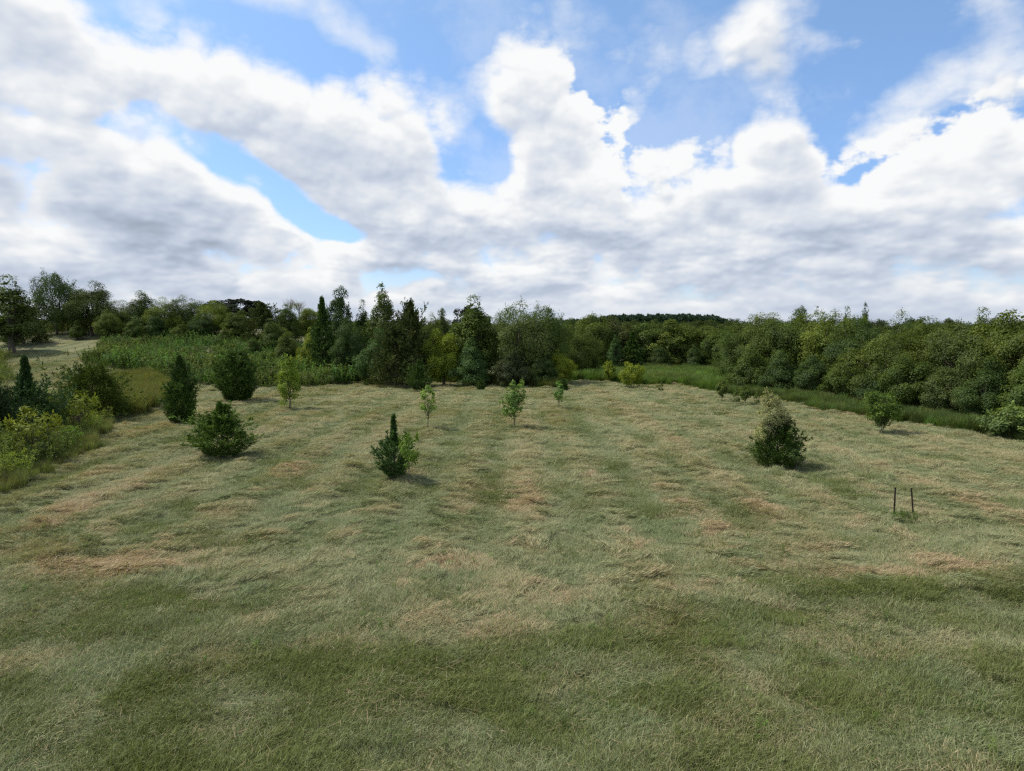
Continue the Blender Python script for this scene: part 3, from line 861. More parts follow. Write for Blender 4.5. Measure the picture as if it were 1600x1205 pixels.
def conifer_meshes(name, h, R, n, m, k, seed, e0=0.9, e1=1.2, profile=None, leaf=0.09, lwid=0.028, spread=0.6, sub=0.35, base=0.04, droop=0.0, spire=0.0, mat=None, irregular=0.25, fill=0, skirt=0.12, tpow=0.95, peak=0.0):
    """needle tree: n limbs, m sprays on each, k needles tufts on each spray"""
    r = np.random.default_rng(seed); profile = profile or (lambda t: 1 - t)
    t = (np.arange(n) + r.uniform(0, 1, n)) / n; t = base + (1 - base) * t ** tpow
    a = np.arange(n) * 2.39996 + r.normal(0, 0.3, n)
    ln = np.array([profile(v) for v in t]) * R * (1 + r.normal(0, irregular, n)); ln = np.maximum(ln, 0.04 * R + 0.03)
    el = e0 + (e1 - e0) * t + r.normal(0, 0.12, n)
    B = np.stack([np.zeros(n), np.zeros(n), t * h * 0.9], 1)
    D = np.stack([np.cos(a) * np.cos(el), np.sin(a) * np.cos(el), np.sin(el)], 1)
    ln = ln / np.maximum(np.cos(el), 0.35)
    ln = np.minimum(ln, (h * (1.02) - B[:, 2]) / np.maximum(np.sin(el), 0.05) if (np.sin(el) > 0.25).all() else ln)
    s = r.uniform(0.22, 1.0, (n, m)) ** 0.8
    Bp = B[:, None] + D[:, None] * (ln[:, None] * s)[..., None]
    Bp[..., 2] -= droop * (ln[:, None] * s) ** 2 / R
    bd = unit(D[:, None] + r.normal(0, spread, (n, m, 3)) * np.array([1, 1, 0.55]) + [0, 0, 0.12])
    bl = sub * R * (1.15 - 0.75 * s) * r.uniform(0.5, 1.2, (n, m)) * np.clip(ln[:, None] / (0.6 * R), 0.28, 1)
    u = r.uniform(0, 1, (n, m, k))
    P = Bp[:, :, None] + bd[:, :, None] * (bl[..., None] * u)[..., None]
    d = unit(bd[:, :, None] + r.normal(0, 0.55, (n, m, k, 3)))
    P, d = P.reshape(-1, 3), d.reshape(-1, 3)
    ct = np.repeat(r.uniform(0, 1, n * m), k)
    tone = 0.5 * ct + 0.5 * r.uniform(0, 1, len(P))
    if fill:
        nf = fill; tf = r.uniform(0, 1, nf) ** (1.3 * tpow) * 0.97; af = r.uniform(0, 6.283, nf)
        lob = 1 + 0.16 * np.sin(3 * af + 9 * tf) + 0.12 * np.sin(7 * af - 17 * tf)
        pr = np.array([profile(v) for v in tf]) * R * lob * r.uniform(0.25, 1.0, nf) ** 0.45 * 0.9
        Pf = np.stack([np.cos(af) * pr, np.sin(af) * pr, tf * h * 0.93 + 0.02 * h + skirt * pr], 1)
        ef = e0 + (e1 - e0) * tf
        Df = unit(np.stack([np.cos(af) * np.cos(ef), np.sin(af) * np.cos(ef), np.sin(ef)], 1) + r.normal(0, 0.45, (nf, 3)))
        P = np.concatenate([P, Pf]); d = np.concatenate([d, Df])
        tn = fbm(af * 2.2 + 5, tf * 9, seed, 2); tone = np.concatenate([tone, np.clip(0.6 * tn + 0.5 * r.uniform(0, 1, nf), 0, 1)])
    L = leaf * r.uniform(0.6, 1.4, len(P))
    P[:, 2] = np.maximum(P[:, 2], 0.01)
    if peak: P[:, :2] *= (np.clip((1.03 - P[:, 2] / P[:, 2].max()) / 0.5, 0.03, 1) ** peak)[:, None]
    he = np.quantile(P[:, 2], 0.998); we = 2 * np.quantile(np.abs(P[:, 0]), 0.993)
    crown = mesh_poly(name + '_crown', rhombi(P, d, r.normal(0, 1, (len(P), 3)) + [0, 0, 0.8], L, L * lwid / leaf), 4, tone, mat or M_NEEDLE)
    tr = [(np.array([[0, 0, -0.08], [0, 0, h * 0.3], [0.01, 0, h * 0.7], [0, 0.01, h * 0.97]]), [0.02 * h + 0.01, 0.015 * h, 0.008 * h, 0.003])]
    br = []
    for i in range(0, n, 1 if n < 90 else 2):
        e_ = B[i] + D[i] * ln[i] * 0.92 - np.array([0, 0, droop * (ln[i] * 0.9) ** 2 / R])
        br.append((np.array([B[i], (B[i] + D[i] * ln[i] * 0.5), e_]), [0.0045 * h, 0.003 * h, 0.001 * h + 0.001]))
    return dict(h=he, w=we, trunk=tubes(name + '_trunk', tr, M_BARK, 6), branches=tubes(name + '_branches', br, M_BARK, 3), crown=crown)


KIT = {}
for k in range(4):
    KIT['round%d' % k] = tree_meshes('round', 5.2, 4.6, 100, 0.092, 32000, 500 + k, shoots=44, rad=0.145, low=0.04)
for k in range(3):
    KIT['shrub%d' % k] = tree_meshes('shrub', 4.0, 3.6, 90, 0.092, 24000, 520 + k, shoots=30, rad=0.135, low=0.02, shape='egg', stems=3, gap=1.1)
for k in range(3):
    KIT['tall%d' % k] = tree_meshes('tall', 7.0, 3.0, 120, 0.14, 13000, 540 + k, shoots=40, rad=0.15, low=0.08, shape='tall', gap=1.1, inner=0.1)
for k in range(2):
    KIT['willow%d' % k] = tree_meshes('willow', 6.0, 6.5, 150, 0.15, 22000, 560 + k, shoots=80, rad=0.10, low=0.02, lw=0.38, stems=3)
for k in range(2):
    KIT['wood%d' % k] = tree_meshes('wood', 7.5, 6.0, 90, 0.20, 14000, 570 + k, shoots=16, rad=0.13, low=0.05)
KIT['oak0'] = tree_meshes('oak', 14.0, 13.0, 60, 0.5, 9000, 580, shoots=0, rad=0.10, low=0.35, lw=0.7, inner=0.0)
for k in range(2):
    KIT['spruce%d' % k] = conifer_meshes('spruce', 6.0, 1.7, 120, 14, 8, 600 + k, e0=-0.05, e1=0.75, leaf=0.24, lwid=0.085, spread=0.5, sub=0.30, droop=0.10, profile=lambda t: (1 - t) ** 0.9, fill=1200, peak=0.5, irregular=0.35)
for k in range(2):
    KIT['juniper%d' % k] = conifer_meshes('juniper', 6.0, 2.3, 130, 14, 8, 610 + k, e0=0.25, e1=1.0, leaf=0.20, lwid=0.07, spread=0.7, sub=0.34, profile=lambda t: max(0.08, 1 - t ** 1.6), irregular=0.32, fill=6000)
for k in range(2):
    KIT['pine%d' % k] = conifer_meshes('pine', 13.0, 3.4, 60, 9, 5, 620 + k, e0=0.1, e1=0.9, leaf=0.8, lwid=0.30, spread=0.6, sub=0.4, profile=lambda t: max(0.05, (1 - t) ** 0.7), base=0.2)

# small cedars of the field, each with a mesh of its own
KIT['cedar_column'] = conifer_meshes('cedar_column', 2.9, 0.62, 150, 12, 8, 701, e0=0.7, e1=1.35, leaf=0.10, lwid=0.030, spread=0.5, sub=0.36, fill=12000, base=0.0,
                                     profile=lambda t: (0.60 + 0.40 * min(1, t * 4)) * (1 - max(0, t - 0.18) / 0.82) ** 1.05 + 0.02, irregular=0.24, peak=0.6)
KIT['cedar_oval'] = conifer_meshes('cedar_oval', 2.8, 0.92, 150, 12, 8, 702, e0=0.55, e1=1.2, leaf=0.11, lwid=0.036, spread=0.5, sub=0.30, fill=14000, base=0.0,
                                   profile=lambda t: (0.50 + 1.6 * t if t < 0.28 else 0.95 * (1 - ((t - 0.28) / 0.72) ** 1.7) + 0.03), irregular=0.24)
KIT['cedar_wide'] = conifer_meshes('cedar_wide', 1.75, 0.80, 110, 13, 9, 703, e0=0.45, e1=1.15, leaf=0.075, lwid=0.020, spread=0.45, sub=0.24, fill=8000, base=0.0, skirt=0.30,
                                   profile=lambda t: (0.45 + 1.9 * t if t < 0.28 else 0.66 * (1 - (t - 0.28) / 0.72) ** 1.4 + 0.05), irregular=0.34)
KIT['cedar_far'] = conifer_meshes('cedar_far', 2.0, 0.85, 120, 11, 8, 704, e0=0.55, e1=1.2, leaf=0.11, lwid=0.036, spread=0.5, sub=0.32, fill=7000, base=0.0,
                                  profile=lambda t: (0.60 + 1.3 * min(0.25, t)) * (1 - t) ** 1.15 + 0.02, irregular=0.3)
KIT['cedar_spire'] = conifer_meshes('cedar_spire', 1.75, 0.52, 110, 12, 9, 705, e0=0.75, e1=0.9, leaf=0.06, lwid=0.018, spread=0.5, sub=0.30, fill=2600, base=0.0, skirt=0.45,
                                    profile=lambda t: (0.42 + 2.6 * t) if t < 0.22 else (1.0 - 2.3 * (t - 0.22) if t < 0.56 else 0.12 * (1 - (t - 0.56) / 0.44) + 0.02), irregular=0.25, tpow=1.5, peak=0.9)
KIT['cedar_round'] = conifer_meshes('cedar_round', 1.5, 0.78, 130, 13, 10, 706, e0=0.45, e1=1.15, leaf=0.07, lwid=0.021, spread=0.5, sub=0.26, fill=9000, base=0.0, skirt=0.10,
                                    profile=lambda t: (0.72 + 1.1 * t if t < 0.25 else 1.0 * (1 - ((t - 0.25) / 0.75) ** 1.2) + 0.03), irregular=0.24, peak=0.35)
KIT['cedar_left'] = conifer_meshes('cedar_left', 3.1, 1.35, 150, 13, 9, 707, e0=0.45, e1=1.0, leaf=0.10, lwid=0.030, spread=0.55, sub=0.28, fill=12000, base=0.0,
                                   profile=lambda t: (1.0 if t < 0.34 else 1.0 - (t - 0.34) * 5 if t < 0.5 else 0.17 * (1 - (t - 0.5) / 0.5) + 0.05) , irregular=0.3, peak=0.45, tpow=1.2)
KIT['cedar_bush'] = conifer_meshes('cedar_bush', 2.7, 1.75, 170, 13, 9, 708, e0=0.20, e1=0.9, leaf=0.12, lwid=0.036, spread=0.6, sub=0.28, fill=15000, base=0.0,
                                   profile=lambda t: (1 - t ** 1.8) ** 0.6 + 0.05, irregular=0.3)
# saplings
KIT['sap_yellow'] = tree_meshes('sap_yellow', 2.4, 1.1, 60, 0.07, 4200, 720, shoots=24, rad=0.17, low=0.04, shape='tall', inner=0.1, tk=0.012)
KIT['sap_thin'] = tree_meshes('sap_thin', 1.8, 0.62, 34, 0.07, 900, 721, shoots=10, rad=0.17, low=0.26, shape='tall', inner=0.0, tk=0.009)
KIT['sap_full'] = tree_meshes('sap_full', 1.95, 0.92, 60, 0.07, 3400, 722, shoots=16, rad=0.16, low=0.12, shape='tall', inner=0.1, tk=0.010)
KIT['sap_slim'] = tree_meshes('sap_slim', 1.45, 0.48, 26, 0.065, 900, 723, shoots=8, rad=0.19, low=0.12, shape='tall', inner=0.0, tk=0.010)
KIT['sap_bush'] = tree_meshes('sap_bush', 1.9, 1.9, 60, 0.085, 5000, 724, shoots=40, rad=0.13, low=0.03, stems=4, tk=0.010)
KIT['sap_vase'] = tree_meshes('sap_vase', 1.65, 1.35, 54, 0.055, 4600, 725, shoots=50, rad=0.12, low=0.03, shape='vase', stems=3, tk=0.010)
KIT['sap_tiny'] = tree_meshes('sap_tiny', 1.0, 0.6, 20, 0.07, 600, 726, shoots=10, rad=0.2, low=0.08, inner=0.0, tk=0.010)
KIT['pale'] = tree_meshes('pale', 2.1, 1.0, 70, 0.042, 6500, 730, shoots=90, rad=0.15, low=0.34, shape='egg', lw=0.45, inner=0.1, stems=3, tk=0.008)
KIT['leafy'] = tree_meshes('leafy', 0.95, 0.7, 18, 0.055, 900, 727, shoots=14, rad=0.18, low=0.30, shape='vase', inner=0.0, tk=0.012)
KIT['sumac'] = tree_meshes('sumac', 1.6, 1.8, 26, 0.15, 700, 728, shoots=20, rad=0.13, low=0.35, lw=0.4, stems=3, inner=0.0)
KIT['palebush'] = tree_meshes('palebush', 1.9, 2.0, 60, 0.11, 3200, 729, shoots=40, rad=0.12, low=0.02, stems=3)


def plant(name, kit, px, depth, top, width, color, label, cat, group=None, seed=0, base=None, x=None, zoff=0.0, hmul=1.0):
    """stand a kit tree on the land at a depth; its top and width are given as seen in the photo"""
    K = KIT[kit]
    X = col_at(px, depth) if x is None else x
    if base is not None: X, depth, _ = ground_pt(px, base)
    z0 = float(terrain(X, depth)) + zoff
    H = (z_at(top, depth, px) - z0) * hmul
    W = width / F_PX * depth
    e_ = bpy.data.objects.new(name, None); COL.objects.link(e_); e_.empty_display_size = 0.3
    e_.location = (X, depth, z0)
    if kit[:5] in ('shrub', 'round') : W = min(W, 1.2 * H * K['w'] / K['h'])
    r = random.Random(seed * 7 + int(px))
    e_.rotation_euler = (0, 0, r.uniform(0, 6.28))
    sx = W / K['w']; e_.scale = (sx, sx, H / K['h'])
    tag(e_, label, cat, group)
    for part in ('trunk', 'branches', 'crown'):
        o = bpy.data.objects.new(part, K[part]); COL.objects.link(o); o.parent = e_
        if part == 'crown': o.color = (*color, 1)
        if part == 'branches': o['kind'] = 'stuff'
    return e_


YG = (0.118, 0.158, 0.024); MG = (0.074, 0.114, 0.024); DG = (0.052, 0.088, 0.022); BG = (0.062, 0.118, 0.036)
OL = (0.094, 0.128, 0.025); BR = (0.19, 0.24, 0.026); CE = (0.058, 0.104, 0.030); CD = (0.056, 0.076, 0.028); GR = (0.088, 0.122, 0.038)

# ---- skyline, from the left
G_L = 'trees at the upper left beyond the track'
plant('feathery_tree', 'tall1', 20, 62, 432, 74, GR, 'feathery grey-green tree at the left edge of the photo', 'tree', G_L, 1)
plant('dark_juniper', 'juniper0', 38, 67, 474, 72, CD, 'dark juniper below the feathery tree at the left edge', 'tree', G_L, 2)
plant('maple_tree', 'willow1', 92, 74, 428, 76, DG, 'dark green upright tree, taller of the pair beside the track', 'tree', G_L, 3)
plant('maple_tree', 'round1', 146, 73, 442, 74, (0.062, 0.085, 0.018), 'rounder yellower tree touching the dark upright one by the track', 'tree', G_L, 4)
plant('sumac_shrub', 'shrub0', 20, 68, 511, 60, YG, 'yellow-green sumac shrub below the dark juniper at the left edge', 'shrub', None, 5)
plant('low_shrub', 'shrub1', 122, 70, 502, 30, MG, 'low shrub at the foot of the two trees by the track', 'shrub', None, 6)

G_R = 'shrubby trees along the ridge above the weeds'
ridge = [
    ('round0', 186, 73, 470, 66, OL, 'leftmost shrubby tree of the ridge row above the weeds'),
    ('shrub1', 222, 74, 456, 62, MG, 'ridge tree with a loose leafy top left of centre above the weeds'),
    ('round2', 258, 73, 466, 74, YG, 'yellow-green rounded ridge tree behind the columnar cedar'),
    ('round3', 300, 75, 463, 70, MG, 'mid-green ridge tree between the columnar and oval cedars'),
    ('round0', 336, 73, 470, 66, YG, 'yellowish ridge tree left of the far dark oak'),
    ('shrub2', 372, 71, 486, 64, OL, 'low olive ridge tree right under the far dark oak'),
    ('juniper1', 412, 69, 474, 68, CD, 'dark purplish juniper standing in the ridge row'),
    ('shrub0', 446, 73, 478, 60, MG, 'ridge tree just left of the bare twigs'),
    ('round1', 478, 74, 476, 54, YG, 'light green ridge tree under the bare twigs'),
    ('shrub2', 210, 69, 500, 90, MG, 'dark low shrub below the left end of the ridge row'),
    ('shrub0', 285, 69, 504, 90, OL, 'low olive shrub at the top of the weeds behind the columnar cedar'),
    ('shrub1', 352, 67, 512, 84, OL, 'low shrub at the top of the weeds behind the oval cedar'),
    ('shrub2', 396, 61, 528, 40, MG, 'small round green shrub at the upper edge of the weeds'),
    ('shrub1', 452, 60, 520, 70, OL, 'olive shrub at the weeds edge behind the yellow sapling'),
    ('shrub0', 488, 58, 514, 44, BR, 'bright yellow-green shrub left of the dark spruce'),
    ('round3', 172, 70, 486, 56, OL, 'low olive shrub at the left tip of the ridge row above the weeds'),
    ('shrub2', 245, 70, 492, 50, DG, 'dark shrub under the yellow-green rounded ridge tree'),
    ('round2', 318, 71, 490, 56, DG, 'dark gap-filling shrub between two ridge trees left of the far oak'),
    ('shrub0', 430, 66, 500, 54, MG, 'green shrub right of the dark purplish juniper'),
    ('round0', 520, 60, 520, 60, MG, 'broad green shrub at the foot of the leafy pillar'),
]
for i, (k, px, d, top, w, c, lb) in enumerate(ridge):
    plant('juniper_tree' if 'jun' in k else 'ridge_tree', k, px, d, top, w, c, lb, 'tree', G_R, 20 + i)

plant('oak_tree', 'oak0', 366, 150, 467, 84, (0.018, 0.026, 0.016), 'very dark far oak showing above the ridge row', 'tree', 'far dark oaks over the tree line', 40)
plant('oak_tree', 'oak0', 402, 155, 470, 36, (0.018, 0.026, 0.016), 'small dark crown just right of the far ridge oak', 'tree', 'far dark oaks over the tree line', 41)
plant('oak_tree', 'oak0', 740, 120, 480, 66, (0.018, 0.026, 0.016), 'very dark far oak half hidden by the tall middle tree', 'tree', 'far dark oaks over the tree line', 42)

# ---- middle clump
G_M = 'mixed trees of the middle clump'
middle = [
    ('spruce0', 505, 56, 468, 48, CE, 'dark pointed spruce left of the tall leafy pillar', 'spruce_tree'),
    ('tall0', 532, 60, 449, 40, DG, 'narrow dark leafy pillar rising above the spruces', 'leafy_tree'),
    ('round3', 550, 55, 500, 66, DG, 'dark rounded tree right below the leafy pillar', 'leafy_tree'),
    ('round2', 570, 62, 492, 60, MG, 'mid-green rounded tree right of the leafy pillar', 'leafy_tree'),
    ('tall1', 568, 60, 470, 26, DG, 'thin spire of leaves left of the airy cottonwood', 'leafy_tree'),
    ('tall2', 600, 58, 446, 64, GR, 'tallest airy cottonwood with sky showing through', 'leafy_tree'),
    ('shrub1', 590, 52, 515, 74, BG, 'dull green shrub below the airy cottonwood', 'shrub'),
    ('juniper1', 642, 50, 472, 66, CD, 'large dark juniper with a ragged top in the middle clump', 'juniper_tree'),
    ('juniper0', 618, 49, 508, 80, CD, 'broad dark juniper at the foot of the airy cottonwood', 'juniper_tree'),
    ('round3', 668, 58, 492, 44, OL, 'yellowish crown behind the right side of the ragged juniper', 'leafy_tree'),
    ('tall0', 692, 60, 483, 30, GR, 'thin grey-green top between the ragged juniper and the tall middle tree', 'leafy_tree'),
    ('shrub2', 694, 50, 516, 62, BR, 'bright yellow-green bushy tree right of the ragged juniper', 'leafy_tree'),
    ('tall1', 741, 51, 464, 66, MG, 'tall leafy middle tree in front of the far dark oak', 'leafy_tree'),
    ('shrub1', 738, 49.5, 530, 90, BG, 'dull green undergrowth at the foot of the tall middle tree', 'shrub'),
    ('round1', 775, 54, 497, 60, GR, 'grey-green crown left of the big round willow', 'leafy_tree'),
    ('willow0', 815, 51, 474, 116, GR, 'big round grey-green willow of the middle clump', 'willow_tree'),
    ('willow1', 852, 53, 480, 84, MG, 'greener crown on the right flank of the big willow', 'willow_tree'),
    ('shrub0', 800, 48.2, 548, 84, (0.055, 0.072, 0.032), 'low drooping shrub under the big willow', 'shrub'),
    ('shrub2', 850, 48.5, 556, 64, DG, 'dark low shrub under the right flank of the big willow', 'shrub'),
    ('shrub0', 876, 50, 548, 46, BR, 'yellow-green young willow at the right end of the middle clump', 'willow_tree'),
    ('round0', 902, 60, 508, 70, OL, 'olive crown just right of the young yellow willow', 'leafy_tree'),
]
for i, (k, px, d, top, w, c, lb, nm) in enumerate(middle):
    plant(nm, k, px, d, top, w, c, lb, 'shrub' if nm == 'shrub' else 'tree', G_M, 60 + i)

# ---- far wood edge
G_W = 'trees at the edge of the far wood'
wood = [
    ('wood0', 926, 72, 492, 58, OL, 'wood-edge tree with the reddish highest top'),
    ('wood1', 962, 75, 495, 66, (0.06, 0.075, 0.02), 'second wood-edge tree, left of the dark conifer gap'),
    ('wood0', 1008, 76, 505, 64, MG, 'darker wood-edge tree behind the bushy yellow sapling'),
    ('wood1', 1054, 74, 501, 80, OL, 'broadest olive wood-edge tree in the middle of the meadow view'),
    ('wood0', 1098, 75, 510, 62, OL, 'low olive wood-edge tree right of the broadest one'),
    ('wood1', 1128, 70, 512, 60, MG, 'rightmost wood-edge tree beside the hedge'),
    ('tall2', 960, 69, 524, 24, BG, 'small bluish-green upright tree against the wood edge'),
    ('spruce0', 988, 70, 520, 46, CE, 'dark spruce in the shade of the wood edge'),
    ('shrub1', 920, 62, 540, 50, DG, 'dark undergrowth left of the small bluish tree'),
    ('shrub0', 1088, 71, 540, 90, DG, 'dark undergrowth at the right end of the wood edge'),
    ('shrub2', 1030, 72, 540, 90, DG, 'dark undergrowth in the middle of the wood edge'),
]
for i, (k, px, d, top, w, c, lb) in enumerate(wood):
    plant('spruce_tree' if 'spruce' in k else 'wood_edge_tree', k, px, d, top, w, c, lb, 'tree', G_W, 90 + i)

# ---- the far pine wood: a mass
r = np.random.default_rng(77)
cp = make_sources('pinewood', [KIT['pine0']['crown'], KIT['pine1']['crown']])
pw = []
for px in np.arange(884, 1152, 4.2):
    for row in range(4):
        d = 175 + row * 12 + r.uniform(-4, 4)
        top = np.interp(px, [884, 915, 940, 1000, 1060, 1110, 1135, 1152], [499, 497, 492, 490, 489, 491, 497, 507]) + r.uniform(-2, 3) + (3 - row) * 1.0
        X = col_at(px + r.uniform(-3, 3), d); z0 = float(terrain(X, d)); H = z_at(top, d) - z0
        pw.append((X, d, z0, H / 13.0))
pw = np.array(pw); n = len(pw)


def needle_inst():
    m = leaf_mat('pine_wood_needles', 0.1, 0.03, instancer=True, yellow=0.5); return m


mp = needle_inst()
for k, o in enumerate(cp.objects):
    mm = o.data.copy(); mm.materials.clear(); mm.materials.append(mp); o.data = mm
scatter('pine_wood', pw[:, :3], np.stack([np.zeros(n), np.zeros(n), r.uniform(0, 6.28, n)], 1), np.stack([pw[:, 3] * 1.0, pw[:, 3] * 1.0, pw[:, 3]], 1),
        r.integers(0, 2, n), cp, 'far-off dark bluish pine wood above the wood edge', 'wood',
        tint=np.array([0.030, 0.062, 0.038]) * (1 + r.normal(0, 0.12, (n, 1))))

# ---- belt of distant trees closing the view behind everything
cw = make_sources('farbelt', [KIT['wood0']['crown'], KIT['wood1']['crown']])
mw = leaf_mat('far_belt_leaves', 0.25, 0.01, instancer=True)
for k, o in enumerate(cw.objects):
    mm = o.data.copy(); mm.materials.clear(); mm.materials.append(mw); o.data = mm
fb = []
for px in np.arange(-260, 1900, 17):
    for row in range(2):
        d = 104 + row * 12 + r.uniform(-4, 4); X = col_at(px + r.uniform(-8, 8), d); z0 = float(terrain(X, d))
        top = 503 + 5 * (fbm(px / 60.0, row, 4, 2) - 0.5) + r.uniform(-3, 4)
        if px < 420: top = 497 + r.uniform(-3, 4)
        fb.append((X, d, z0, max(1.5, z_at(top, d) - z0) / 7.5))
fb = np.array(fb); n = len(fb)
scatter('far_tree_belt', fb[:, :3], np.stack([np.zeros(n), np.zeros(n), r.uniform(0, 6.28, n)], 1), np.stack([np.maximum(fb[:, 3], 0.7), np.maximum(fb[:, 3], 0.7), fb[:, 3]], 1),
        r.integers(0, 2, n), cw, 'distant belt of dull green trees closing the view behind the nearer ones', 'wood',
        tint=np.array([0.052, 0.075, 0.024]) * (1 + r.normal(0, 0.2, (n, 1))))

# ---- right-hand hedge of trees
G_H = 'trees of the long right-hand hedge'
hedge = [  # darker greens on some trees paint deeper shadow into the hedge
    ('round2', 1152, 50, 507, 80, MG, 'hedge tree nearest the meadow, at the hedge left end'),
    ('round0', 1192, 49, 491, 96, OL, 'second tree from the left end of the right hedge'),
    ('round1', 1240, 47, 486, 96, MG, 'hedge tree right below the highest leafy spike'),
    ('tall0', 1248, 50, 480, 30, MG, 'leafy spike poking out left of the hedge middle'),
    ('willow1', 1290, 45, 487, 112, YG, 'yellow-green hedge tree behind the cedar with the pale top'),
    ('tall1', 1321, 46, 481, 26, DG, 'shorter left one of two spires above the hedge'),
    ('tall2', 1347, 45, 476, 32, DG, 'taller right one of two spires above the hedge'),
    ('round0', 1342, 42, 500, 104, DG, 'lower hedge tree under the two spires'),
    ('round2', 1412, 40, 489, 92, MG, 'rounded hedge crown right of the dip after the spires'),
    ('willow1', 1392, 37, 518, 116, OL, 'yellow-green hedge tree behind the lone field sapling'),
    ('round3', 1460, 37, 499, 110, OL, 'olive hedge tree between the rounded crown and the open airy one'),
    ('tall1', 1532, 36, 483, 50, OL, 'airy crooked top rising over the right part of the hedge'),
    ('willow0', 1505, 34, 508, 130, GR, 'grey-green hedge tree left below the airy crooked top'),
    ('wood1', 1562, 33, 489, 116, OL, 'tall olive hedge tree second from the right edge'),
    ('round1', 1612, 31, 496, 120, OL, 'hedge tree cut by the right edge of the photo'),
    ('round3', 1690, 29, 485, 170, MG, 'hedge tree mostly outside the right edge of the photo'),
]
for i, (k, px, d, top, w, c, lb) in enumerate(hedge):
    plant('hedge_tree', k, px, d, top, w, c, lb, 'tree', G_H, 120 + i)
G_HS = 'shrubs in front of the right-hand hedge'
front = [
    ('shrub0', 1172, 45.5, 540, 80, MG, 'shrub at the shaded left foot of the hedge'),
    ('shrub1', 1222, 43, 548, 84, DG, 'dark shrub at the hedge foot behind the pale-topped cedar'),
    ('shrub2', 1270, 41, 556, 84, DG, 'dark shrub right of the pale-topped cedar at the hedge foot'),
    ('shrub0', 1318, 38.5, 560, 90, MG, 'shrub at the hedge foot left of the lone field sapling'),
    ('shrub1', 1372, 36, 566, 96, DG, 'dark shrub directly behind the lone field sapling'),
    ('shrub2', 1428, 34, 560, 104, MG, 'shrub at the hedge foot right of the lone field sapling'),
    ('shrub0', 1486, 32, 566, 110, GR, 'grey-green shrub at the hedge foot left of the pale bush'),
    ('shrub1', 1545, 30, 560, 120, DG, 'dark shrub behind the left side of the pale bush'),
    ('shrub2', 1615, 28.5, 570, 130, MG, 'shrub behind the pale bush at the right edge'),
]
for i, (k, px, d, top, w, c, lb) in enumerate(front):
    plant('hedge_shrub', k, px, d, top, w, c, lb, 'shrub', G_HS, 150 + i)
plant('pale_bush', 'palebush', 1588, 25.6, 632, 84, (0.14, 0.20, 0.07), 'pale green bush with whitish leaf tips at the right edge', 'bush', None, 170)

# ---- young plants on the mown field
plant('columnar_cedar', 'cedar_column', 284, 0, 558, 46, CE, 'tall dark columnar cedar, narrowest on the left of the field', 'cedar', 'cedars on the field', 201, base=661)
plant('oval_cedar', 'cedar_oval', 370, 0, 550, 60, CE, 'dark oval cedar in front of the green weeds', 'cedar', 'cedars on the field', 202, base=627)
plant('wide_cedar', 'cedar_wide', 348, 0, 630, 112, (0.078, 0.136, 0.034), 'wide green cedar with spreading arms and small peak', 'cedar', 'cedars on the field', 203, base=714)
plant('far_cedar', 'cedar_wide', 655, 0, 562, 42, CE, 'small dark cone cedar before the ragged juniper', 'cedar', 'cedars on the field', 204, base=612)
plant('spired_cedar', 'cedar_spire', 616, 0, 650, 62, (0.062, 0.120, 0.046), 'bluish cedar with a thin spire and low V-shaped skirt', 'cedar', 'cedars on the field', 205, base=748)
plant('round_cedar', 'cedar_round', 1214, 0, 652, 78, (0.056, 0.100, 0.024), 'dark round cedar with a pale withered bush on top', 'cedar', 'cedars on the field', 206, base=729)
plant('pale_shrub', 'pale', 1208, 19.75, 611, 64, (0.28, 0.29, 0.16), 'pale withered leafy shrub rising behind the round cedar', 'shrub', None, 207)
plant('leafy_weed', 'leafy', 1250, 19.2, 700, 36, (0.06, 0.10, 0.03), 'small leafy weed at the right foot of the round cedar', 'weed', None, 208)
plant('leafy_sapling', 'leafy', 637, 17.6, 678, 42, (0.12, 0.20, 0.03), 'bright leafy sapling growing out of the spired cedar', 'sapling', None, 209)
G_S = 'saplings planted on the field'
plant('sapling', 'sap_yellow', 452, 0, 556, 36, (0.17, 0.24, 0.030), 'yellow-green sapling right of the oval cedar', 'sapling', G_S, 210, base=640)
plant('sapling', 'sap_thin', 669, 0, 602, 24, (0.19, 0.29, 0.07), 'thin light green sapling with bare stem above the spired cedar', 'sapling', G_S, 211, base=671)
plant('sapling', 'sap_full', 803, 0, 595, 36, (0.15, 0.24, 0.065), 'fullest light green sapling in the centre of the field', 'sapling', G_S, 212, base=668)
plant('sapling', 'sap_slim', 873, 0, 596, 19, (0.14, 0.25, 0.065), 'slim sapling beside the right end of the big willow', 'sapling', G_S, 213, base=639)
plant('sapling', 'sap_bush', 985, 0, 566, 44, BR, 'broad bushy yellow-green sapling at the far field edge', 'sapling', G_S, 214, base=606)
plant('sapling', 'sap_full', 952, 0, 564, 20, BR, 'narrow yellow-green sapling left of the broad bushy one', 'sapling', G_S, 215, base=598)
plant('sapling', 'sap_tiny', 1032, 0, 598, 12, (0.09, 0.12, 0.03), 'tiny lone sapling right of the broad bushy one', 'sapling', G_S, 216, base=614)
plant('sapling', 'sap_full', 1128, 0, 592, 20, (0.10, 0.14, 0.03), 'leftmost sapling of the row near the hedge end', 'sapling', G_S, 217, base=628)
plant('sapling', 'sap_tiny', 1150, 0, 606, 16, (0.09, 0.13, 0.03), 'short second sapling of the row near the hedge end', 'sapling', G_S, 218, base=634)
plant('sapling', 'sap_full', 1164, 0, 602, 20, (0.09, 0.14, 0.03), 'third sapling of the row near the hedge end', 'sapling', G_S, 219, base=632)
plant('sapling', 'sap_tiny', 1182, 0, 612, 14, (0.09, 0.13, 0.03), 'low sapling just left of the pale withered shrub', 'sapling', G_S, 220, base=634)
